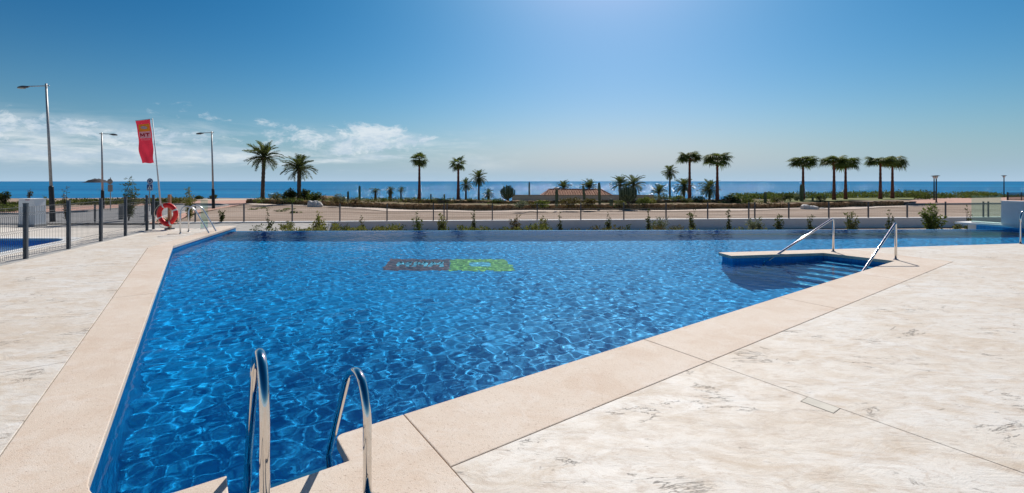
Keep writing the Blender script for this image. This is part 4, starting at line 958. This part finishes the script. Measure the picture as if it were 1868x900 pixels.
def lumps(w, h, r_, n, depth_=None):
    dp = depth_ or w
    return [((r_.uniform(-.36, .36) * w, r_.uniform(-.3, .3) * dp, h * r_.uniform(.22, .72)), (w * r_.uniform(.16, .3), dp * r_.uniform(.16, .28), h * r_.uniform(.18, .32))) for _ in range(n)]
def bush(px, yt, yb, wpx, mat, label, z=-.28, d=None, n=700, leaf=.10, name='shrub', group='garden shrubs', seed=0, lump=9, elong=2.2, up=0.0):
    d = d or depth(yb, z); r_ = np.random.default_rng(seed * 31 + int(px)); w, h = wpx * d / F, (yb - yt) * d / F
    root = empty(name, ((px - W/2) * d / F, d, EYE - (yb - HOR) * d / F), label=label, cat='shrub' if name != 'tree' else 'tree', group=group)
    obj('foliage', leaf_cloud(lumps(w, h, r_, lump), n, leaf, r_, elong, up), M[mat], root)
    mb = MB()
    for k in range(4): mb.tube([(r_.uniform(-.1, .1) * w, r_.uniform(-.1, .1) * w, -.05), (r_.uniform(-.25, .25) * w, r_.uniform(-.2, .2) * w, h * .55)], [.03, .012], 5)
    mb.build('stem', M['twig'], root); return root
# garden shrubs behind the stone wall, from left to right
for a in ((505, 351, 365, 30, 'olive', 'olive green shrub right of the leaning date palm', 900, .12), (529, 342, 366, 20, 'dark', 'dark upright yucca shrub between the two big date palms', 800, .22), (556, 345, 367, 16, 'dark', 'dark narrow shrub hard against the thick date palm', 600, .2), (573, 349, 368, 24, 'green', 'green broad leaved shrub right of the thick date palm', 800, .18),
          (588, 354, 368, 16, 'red', 'small reddish shrub left of the white boulder heap', 450, .10), (613, 356, 370, 22, 'brown', 'russet shrub left of the shorter dark cactus post', 700, .10), (624, 352, 370, 22, 'silver', 'greyish shrub touching the shorter dark cactus post', 600, .1), (648, 360, 371, 16, 'red', 'low dark red shrub between the two cactus columns', 450, .09),
          (1040, 361, 377, 34, 'brown', 'rust brown grass shrub in front of the house wall, left one', 900, .16), (1075, 362, 377, 30, 'brown', 'rust brown grass shrub in front of the house wall, right one', 800, .16), (990, 364, 378, 26, 'green', 'green shrub at the left corner of the tiled house', 700, .12), (950, 366, 379, 26, 'silver', 'grey green shrub right of the candelabra cactus', 700, .12),
          (1172, 356, 374, 24, 'green', 'light green shrub right of the round euphorbia', 800, .12), (1206, 353, 369, 36, 'olive', 'brownish round clipped shrub below the slender date palm', 1500, .09), (1236, 356, 370, 26, 'green', 'green shrub left of the tall fan palm pair', 800, .12), (1274, 358, 370, 24, 'green', 'bushy green shrub at the foot of the left tall fan palm', 700, .12),
          (1288, 364, 371, 24, 'red', 'low purple shrub between the feet of the tall fan palms', 500, .09), (1332, 356, 370, 30, 'dark', 'dark spreading shrub right of the tall fan palm pair', 800, .13), (1432, 352, 369, 22, 'dark', 'dark shrub left of the lone fan palm with cactus', 700, .13), (1453, 352, 368, 16, 'silver', 'grey shrub close left of the cactus by the lone fan palm', 500, .12),
          (1498, 356, 368, 16, 'brown', 'small rust coloured shrub on the dry lawn edge', 450, .1)):
    bush(a[0], a[1], a[2], a[3], a[4], a[5], n=a[6], leaf=a[7], seed=3)
for a in ((700, 361, 369, 20, 'green', 'low green mound at the foot of the middle dwarf palm', 600, .10), (750, 361, 369, 22, 'yellow', 'low yellowish mound left of the first slim fan palm', 600, .10), (795, 361, 370, 26, 'green', 'low green mound between the two thin cactus stumps', 700, .10),
          (858, 361, 371, 16, 'olive', 'olive mound at the feet of the two small date palms', 500, .10), (908, 362, 372, 20, 'green', 'green mound left of the candelabra cactus foot', 600, .10), (970, 366, 378, 24, 'red', 'dull purple shrub below the thin dark cactus column', 600, .10), (1130, 364, 377, 22, 'olive', 'olive shrub right of the short thick cactus', 600, .11),
          (1188, 360, 373, 20, 'yellow', 'yellow green shrub left of the brownish clipped shrub', 600, .11), (1253, 360, 371, 20, 'olive', 'olive shrub at the foot of the short bushy date palm', 600, .11), (1360, 358, 370, 26, 'green', 'green shrub left of the lone grey cactus column', 800, .12), (1412, 358, 370, 24, 'olive', 'olive shrub right of the lone grey cactus column', 700, .12)):
    bush(a[0], a[1], a[2], a[3], a[4], a[5], n=a[6], leaf=a[7], seed=4)
for k, (px, yt, yb, wp) in enumerate(((1670, 354.5, 363, 24), (1694, 354, 363.3, 28), (1722, 355, 363.5, 24), (1738, 356, 363.5, 16))):
    bush(px, yt, yb, wp, 'dark', ('leftmost', 'second', 'third', 'rightmost')[k] + ' dark clipped round shrub in the row by the twin lamps', z=GZ, d=64, n=1200, leaf=.12, group='clipped shrubs by the promenade', seed=5)
bush(363.5, 355.5, 364.5, 14, 'dark', 'dark round shrub left of the third street lamp', z=GZ, d=56, n=1000, leaf=.13, group='round shrubs by the road', seed=6)
bush(390.5, 355.5, 364.5, 15, 'dark', 'dark round shrub right behind the third street lamp', z=GZ, d=56, n=1000, leaf=.13, group='round shrubs by the road', seed=7)
bush(9, 347, 376, 13, 'dark', 'dark upright shrub at the far left edge', z=GZ, d=42, n=900, leaf=.14, group='round shrubs by the road', seed=8)
bush(-3, 348, 376, 10, 'dark', 'dark shrub cut by the left edge of the picture', z=GZ, d=42, n=600, leaf=.14, group='round shrubs by the road', seed=9)
bush(53.5, 344, 364, 6, 'brown', 'thin brownish shrub rising behind the white cabinet', z=GZ, d=44, n=260, leaf=.13, group='round shrubs by the road', seed=10)
bush(82, 357, 376, 5, 'green', 'small green shrub right of the white cabinet', z=GZ, d=42, n=220, leaf=.12, group='round shrubs by the road', seed=11)
bush(20, 372, 388, 70, 'green', 'long low green shrub left of the white cabinet', z=GZ, d=33, n=1600, leaf=.12, group='round shrubs by the road', seed=12)
bush(306, 396, 408, 40, 'green', 'low green shrub behind the life ring', z=GZ, d=24.6, n=700, leaf=.10, group='round shrubs by the road', seed=13)

# coastal scrub: one tangled belt along the cliff top
def scrub(name, label, pts, n, leaf, mat, seed):
    r_ = np.random.default_rng(seed); bl = []
    for (x0, yt0, x1, yt1, yb, d) in pts:
        m = max(3, int(abs(x1 - x0) / 6))
        for k in range(m):
            f_ = (k + r_.uniform(.1, .9)) / m; px = x0 + (x1 - x0) * f_; yt = yt0 + (yt1 - yt0) * f_ + r_.uniform(-1.2, 2.2); dd = d + r_.uniform(-3, 3)
            zt, zb = EYE - (yt - HOR) * dd / F, EYE - (yb - HOR) * dd / F; h = zt - zb
            bl.append((((px - W/2) * dd / F, dd, zb + h * .5), (5.5 * dd / F * r_.uniform(.7, 1.4), 1.2, h * .5)))
    return obj(name, leaf_cloud(bl, n, leaf, r_, 2.0, .3), M[mat], kind='stuff', label=label)
scrub('coastal_scrub', 'tangled green scrub along the cliff top on the right', [(1330, 353, 1420, 351, 370, 50), (1400, 353, 1560, 350.5, 367, 54), (1540, 350, 1680, 347.5, 364, 57), (1660, 350.5, 1790, 351, 364, 62), (1770, 348, 1824, 352, 362, 64), (1830, 356, 1900, 355, 364, 66)], 13000, .22, 'green', 1)
scrub('coastal_scrub', 'dark scrub mixed into the cliff top belt on the right', [(1335, 352, 1480, 351, 369, 52), (1480, 351, 1700, 348, 365, 58), (1750, 349, 1822, 352, 363, 65)], 9000, .2, 'dark', 2)
scrub('coastal_scrub', 'grey green scrub along the cliff top on the left', [(-40, 369, 130, 366, 381, 45), (120, 365, 260, 364, 377, 46), (250, 363, 345, 361, 374, 48)], 10000, .2, 'olive', 3)
scrub('coastal_scrub', 'dark scrub mixed into the cliff top belt on the left', [(-40, 372, 130, 368, 384, 44), (130, 363, 330, 361.5, 378, 46)], 11000, .2, 'dark', 4)
scrub('ground_cover', 'low green and yellow planting on top of the garden walls', [(470, 360, 620, 362, 369, 44), (600, 360, 760, 361, 370, 43), (730, 361.5, 900, 362.5, 373, 43), (890, 368, 1180, 372, 379, 39), (1160, 370, 1420, 366, 377, 41)], 11000, .14, 'green', 5)
scrub('ground_cover', 'dry brown planting on top of the garden walls', [(600, 364, 900, 366, 373, 41), (890, 371, 1180, 373, 380, 38.5), (1160, 371, 1420, 367, 377, 40)], 7000, .13, 'brown', 6)

# columnar cacti
def column(px, yt, yb, wpx, label, z=-.28, d=None, lean=0.0, group='columnar cacti'):
    d = d or depth(yb, z); h = (yb - yt) * d / F; r0 = wpx * d / F / 2; root = empty('columnar_cactus', ((px - W/2) * d / F, d, EYE - (yb - HOR) * d / F), label=label, cat='cactus', group=group)
    mb = MB(); seg = 16; prof = [(.8, 0), (1, .1), (1.02, .5), (.98, .85), (.75, .96), (.25, 1.0)]
    for rr, s_ in prof:
        for j in range(seg): a = 2*math.pi*j/seg; q = r0 * rr * (1.12 if j % 2 else .86); mb.v.append((q*math.cos(a) + lean * s_ * h, q*math.sin(a), s_ * h))
    mb.f = [(i*seg+j, i*seg+(j+1) % seg, (i+1)*seg+(j+1) % seg, (i+1)*seg+j) for i in range(len(prof)-1) for j in range(seg)] + [tuple(range((len(prof)-1)*seg, len(prof)*seg))]
    mb.build('stem', M['cactus'], root)
    sp = MB(); r_ = random.Random(int(px))
    for k in range(40):
        a = r_.choice(range(seg // 2)) * 2 * 2*math.pi/seg + 2*math.pi/seg; s_ = r_.uniform(.05, .95); q = r0 * 1.1
        c = Vector((q*math.cos(a) + lean*s_*h, q*math.sin(a), s_*h)); o = Vector((math.cos(a), math.sin(a), r_.uniform(-.4, .4))) * .05
        sp.add([c, c + o + Vector((0, 0, .006)), c + o - Vector((0, 0, .006))], [(0, 1, 2)])
    sp.build('spines', M['twig'], root, kind='stuff')
column(635, 349, 368.5, 3.2, 'shorter dark cactus post left of the dwarf palms'); column(656, 339, 368, 3.4, 'taller cactus column left of the dwarf palms', d=45)
column(786, 354, 367, 2.4, 'thin dark cactus stump, left one between the two slim fan palms'); column(810.5, 354, 367, 2.6, 'thin dark cactus stump, right one between the two slim fan palms')
column(965.5, 332, 368, 2.6, 'thin dark cactus column left of the tiled house', d=50)
column(1015.5, 345, 377, 5.2, 'stout cactus column in front of the left end of the roof'); column(1067, 338, 374, 4, 'leaning cactus column in front of the middle of the roof', lean=-.09); column(1094, 333, 374, 4.4, 'tallest cactus column in front of the right half of the roof', lean=-.03)
column(1115, 363, 376, 6, 'short thick cactus below the right end of the roof')
column(1396, 350, 371, 4.4, 'grey cactus column on its own right of the tall fan palm pair'); column(1462.5, 336, 369, 5.6, 'thick green cactus column beside the lone fan palm')
column(1482.5, 360, 368, 3, 'small dark cactus stump right of the lone fan palm')
def candelabra(px, yt, yb, wpx, label, n, z=-.28, seed=0, leafy=False):
    d = depth(yb, z); h = (yb - yt) * d / F; w = wpx * d / F; r_ = random.Random(seed); root = empty('candelabra_euphorbia', ((px - W/2) * d / F, d, z), label=label, cat='cactus', group='candelabra euphorbias')
    MB().tube([(0, 0, -.05), (0, 0, h * .35)], [.13, .11], 8).build('trunk', M['bark'], root)
    for k in range(n):
        a = k * 2.4; rr = w / 2 * math.sqrt((k + .5) / n); tp = h * (1.0 - .28 * (rr / (w/2))**2) * r_.uniform(.88, 1.0); z0 = h * r_.uniform(.12, .4)
        MB().tube([(0, 0, z0), (rr * .55 * math.cos(a), rr * .55 * math.sin(a), z0 + h * .08), (rr * math.cos(a), rr * math.sin(a), z0 + h * .22), (rr * 1.02 * math.cos(a), rr * 1.02 * math.sin(a), tp)], [.05, .06, .065, .045], 5).build('branch', M['green'] if leafy else M['cactus'], root)
candelabra(926.5, 336, 369, 27, 'candelabra cactus with many upright branches left of the house', 26, seed=1)
candelabra(1146, 338, 374, 32, 'dense round candelabra euphorbia right of the tiled house', 44, seed=2)

# ------------------------------------------------------------------ low tiled house behind the garden
d = 54.0; hx0, hx1 = (990 - W/2) * d / F, (1118 - W/2) * d / F; zt, ze, zb = EYE - (347 - HOR) * d / F, EYE - (357.5 - HOR) * d / F, -1.6
hs = empty('house', ((hx0 + hx1) / 2, d + 2.5, zb), label='low beige house with hipped terracotta roof behind the garden', cat='house')
hw = (hx1 - hx0) / 2; wallm = simple('beige_render', (.72, .60, .47), .9, var=.1)
MB().box((0, 0, (ze - zb) / 2), (hw * 2 - .5, 4.6, ze - zb)).build('wall', wallm, hs)
t = NT('terracotta_tiles'); v = t.coord(); wv = t.n('ShaderNodeTexWave', {'Vector': v, 'Scale': 1.6, 'Distortion': .4, 'Detail': 1}, wave_type='BANDS', bands_direction='X').outputs['Fac']
t.bsdf(t.mix(t.math('MULTIPLY', wv, .35), t.ramp(t.noise(v, 1.8, 6, .7), [(.3, (.20, .085, .05)), (.55, (.32, .16, .10)), (.75, (.40, .25, .18))]), (.14, .07, .045)), .9, 0, t.bump(wv, .8, .06), .2)
rf = MB(); rz, ez = zt - zb, ze - zb; rl = hw * .78
rf.add([(-hw, -2.6, ez), (hw, -2.6, ez), (hw, 2.6, ez), (-hw, 2.6, ez), (-rl, 0, rz), (rl, 0, rz)], [(0, 1, 5, 4), (1, 2, 5), (2, 3, 4, 5), (3, 0, 4)])
ro = rf.build('roof', t.m, hs)
MB().tube([(-rl, 0, rz + .02), (rl, 0, rz + .02)], .09, 8).build('ridge', t.m, ro)
for sx in (-1, 1): MB().tube([(sx * rl, 0, rz + .02), (sx * hw, -2.6, ez + .02)], .08, 8).build('hip', t.m, ro)
for k in range(int(hw * 2 / .3)):
    x = -hw + .15 + k * .3; f_ = min(1, max(.05, (hw - abs(x)) / (hw - rl))); MB().tube([(x, -2.62, ez + .03), (x, -2.6 + 2.55 * f_, ez + (rz - ez) * f_ * .98 + .03)], .045, 5, False).build('tile_row', t.m, ro)
MB().box((-hw * .55, .4, rz + .0), (.5, .5, .5)).build('chimney', wallm, ro)
d2 = 50.0; ax0, ax1 = (934 - W/2) * d2 / F, (1192 - W/2) * d2 / F
ann = empty('garden_wall', ((ax0 + ax1) / 2, d2, -1.6), label='long plain beige wall in front of the tiled house', cat='wall')
MB().box((0, 0, .82), (ax1 - ax0, .25, 1.64)).build('wall_body', wallm, ann); MB().box((0, 0, 1.66), (ax1 - ax0 + .1, .34, .05)).build('cap', simple('brown_cap', (.20, .14, .10), .9), ann)

# white boulders on the earth plot
def boulder(px, yb, w, h, label, seed):
    d = depth(yb, GZ); r_ = random.Random(seed); root = empty('white_rock_heap', ((px - W/2) * d / F, d, GZ), label=label, cat='rock', group='white rock heaps')
    for k in range(4):
        bm = bmesh.new(); bmesh.ops.create_icosphere(bm, subdivisions=2, radius=1); sx, sy, sz = w * r_.uniform(.22, .34), w * .25, h * r_.uniform(.45, .62); ox = (k - 1.5) * w * .22
        for v_ in bm.verts:
            f_ = 1 + r_.uniform(-.13, .13); v_.co = Vector((v_.co.x * sx * f_ + ox, v_.co.y * sy * f_ + r_.uniform(-.02, .02), v_.co.z * sz * f_ + sz * .7))
        m = bpy.data.meshes.new('rock'); bm.to_mesh(m); bm.free(); obj('rock', m, M['stone_white'], root)
boulder(574, 379, 1.1, .62, 'white rock heap against the stone wall on the left', 1); boulder(1477, 383.5, 1.05, .44, 'white rock heap in front of the lone fan palm', 2); boulder(1497, 381.5, .55, .12, 'small flat white rock heap right of the larger one', 3)
for k, (x, y, w_) in enumerate(((483, 381, 28), (510, 385.5, 30), (528, 382.5, 20), (463, 383, 20), (540, 388, 18))):
    bush(x, y - 3, y + 1, w_, 'green', ('leftmost', 'widest', 'rightmost', 'nearest', 'smallest')[k % 5] + ' weed patch on the earth left of the white rocks', z=GZ, n=160, leaf=.10, name='weed_patch', group='weed patches', seed=20 + k, lump=6)

# ------------------------------------------------------------------ young shrubs in the bed in front of the white wall
def sapling(px, yt, mat, wpx, n, label, leaf=.10, d=22.0, zb=-1.2, seed=0, spread=.5, stems=5, elong=2.4, tufts=None, name='young_shrub', group='young shrubs along the white wall'):
    """open-branched young shrub: bent stems with leaves set along them"""
    r_ = np.random.default_rng(seed * 17 + int(px)); b = Vector(((px - W/2) * d / F, d, zb)); h = EYE - (yt - HOR) * d / F - zb; w = wpx * d / F
    root = empty(name, b, label=label, cat='shrub' if name != 'young_tree' else 'tree', group=group); mb = MB(); bl = []
    for k in range(stems):
        a = r_.uniform(0, 6.283); q = w * .5 * r_.uniform(.3, 1); hh = h * (1.0 if k == 0 else r_.uniform(.5, .95)); p0 = Vector((0, 0, -.05))
        p1 = Vector((q * .35 * math.cos(a) + r_.uniform(-.05, .05), q * .35 * math.sin(a), hh * .4)); p2 = Vector((q * .8 * math.cos(a), q * .6 * math.sin(a), hh * .75)); p3 = Vector((q * math.cos(a), q * .8 * math.sin(a), hh))
        if k == 0: p1, p2, p3 = Vector((.03, 0, hh * .4)), Vector((-.04, 0, hh * .75)), Vector((r_.uniform(-.2, .2) * w, 0, hh))
        pth = [p0, p0.lerp(p1, .5) + Vector((r_.uniform(-.02, .02), 0, 0)), p1, p1.lerp(p2, .5) + Vector((r_.uniform(-.03, .03), 0, 0)), p2, p3]
        mb.tube(pth, [.022, .018, .015, .012, .008, .004], 5)
        for s_ in np.linspace(.25, 1, 7):
            i = min(4, int(s_ * 5)); c = pth[i].lerp(pth[min(5, i+1)], s_ * 5 - i); rr = w * .13 * spread * 2; bl.append((tuple(c), (rr * r_.uniform(.5, 1.3), rr * r_.uniform(.5, 1.2), rr * r_.uniform(.5, 1.1))))
    obj('foliage', leaf_cloud(bl, int(n * 1.6), leaf * 1.15, r_, elong, .3), M[mat], root); mb.build('stem', M['twig'], root); return root
S = sapling
S(489, 383, 'dark', 16, 130, 'thin dark twiggy shrub, first from the left before the white wall', seed=1, spread=.45); S(520, 407, 'olive', 36, 500, 'low olive shrub second from the left before the white wall', seed=2)
S(579, 389, 'yellow', 26, 520, 'bushy straw coloured shrub before the white wall, left of centre', seed=3, stems=8); S(660, 396, 'dark', 12, 120, 'thin dark shrub on a long bare cane before the white wall', seed=4, spread=.5)
S(632, 412, 'dark', 14, 200, 'low dark tuft between the straw coloured shrub and the long cane', seed=5); S(761, 389, 'green', 20, 240, 'green shrub with an open top below the first slim fan palm', seed=6)
S(806, 393, 'yellow', 26, 520, 'yellow green shrub below the double fence post left of centre', seed=7, stems=8); S(866, 386, 'dark', 14, 130, 'crooked dark shrub below the small date palms', seed=8, spread=.45)
S(941, 395, 'red', 28, 380, 'dark reddish shrub with spread branches below the candelabra cactus', seed=9, stems=8); S(989, 396, 'yellow', 22, 380, 'pale yellow green shrub below the left end of the tiled roof', seed=10, stems=7)
S(1022, 388, 'dark', 9, 140, 'slim upright dark shrub below the stout cactus column', seed=11, spread=.4); S(1108, 390, 'dark', 20, 170, 'dark shrub with a side branch below the right end of the roof', seed=12, spread=.4)
S(1146, 413, 'dark', 16, 200, 'low dark tuft before the white wall right of the tiled house', seed=13); S(1184, 385, 'dark', 8, 110, 'thin dark cane shrub beside a pale grass tuft', seed=14, spread=.4)
S(1201, 400, 'silver', 34, 560, 'pale green grass tuft below the brownish clipped shrub', seed=15, stems=9, elong=5, leaf=.16); S(1264, 386, 'olive', 20, 260, 'olive shrub with flat top below the left tall fan palm', seed=16)
S(1330, 382, 'dark', 13, 140, 'dark upright shrub right below the tall fan palm pair', seed=17, spread=.45); S(1383, 401, 'silver', 34, 560, 'silvery grass tuft below the pair of close fence posts', seed=18, stems=9, elong=5, leaf=.16)
S(1421, 394, 'dark', 18, 260, 'dark leafy shrub left of the standing steel handrail', seed=19); S(1480, 396, 'dark', 13, 130, 'dark twiggy shrub seen across the sloping steel handrail', seed=20, spread=.5)
S(1553, 389, 'olive', 28, 520, 'dense olive shrub with pink tips between the two handrails', seed=21, stems=8); S(1621, 384, 'dark', 16, 120, 'bare dark twig shrub above the right handrail', seed=22, spread=.4)
S(1700, 376, 'green', 42, 900, 'largest leafy shrub before the white wall, at the right', seed=23, stems=10, leaf=.14, elong=3.2); S(1767, 379, 'dark', 18, 60, 'nearly bare shrub at the tip of the white slab', seed=24, d=19.0, zb=-.9, spread=.35, stems=7)
S(1744, 408, 'yellow', 22, 300, 'low yellowish shrub right of the largest leafy shrub', seed=25, d=21); S(402, 386, 'dark', 12, 160, 'small dark shrub on the wall right of the left glass panel', seed=26, d=24.5, zb=-.66)
T_ = dict(name='young_tree', group='young trees by the road')
S(234, 327, 'olive', 30, 800, 'wispy young tree beside the round road sign', stems=9, d=25.2, zb=GZ, seed=31, leaf=.13, elong=4, spread=.5, **T_)
S(346, 346, 'yellow', 30, 500, 'sparse young tree behind the steel ladder on the left', d=25.4, zb=GZ, seed=32, leaf=.13, elong=4, spread=.42, **T_)
S(122, 342, 'brown', 20, 240, 'bare reddish young tree right of the tallest street lamp', d=25.2, zb=GZ, seed=33, leaf=.08, elong=3, spread=.4, **T_)
# ground cover along the overflow edge
def cover(label, x0, x1, yt, n, mat, seed, d=19.5, leaf=.12):
    r_ = np.random.default_rng(seed); bl = []
    for k in range(int((x1 - x0) / 7)):
        px = x0 + 7 * k + r_.uniform(-3, 3); y = yt + r_.uniform(-4, 4) + 3 * math.sin(px * .05); z = EYE - (y - HOR) * d / F
        bl.append((((px - W/2) * d / F, d + r_.uniform(-.6, .6), z - .12), (.13, .25, .13 + r_.uniform(0, .08))))
    obj('ground_cover', leaf_cloud(bl, n, leaf, r_, 2.6, .5), M[mat], kind='stuff', label=label)
cover('yellow green ground cover along the overflow edge, left half', 505, 740, 417, 2600, 'yellow', 1); cover('yellow green ground cover along the overflow edge, right half', 840, 1010, 418.5, 1300, 'yellow', 2)
cover('dark leaves among the ground cover along the overflow edge', 460, 1010, 419, 1800, 'dark', 3); cover('dry ground cover along the overflow edge below the house', 1040, 1260, 419, 1200, 'brown', 4); cover('sparse pale ground cover at the right of the overflow edge', 1230, 1420, 420.5, 500, 'yellow', 5)
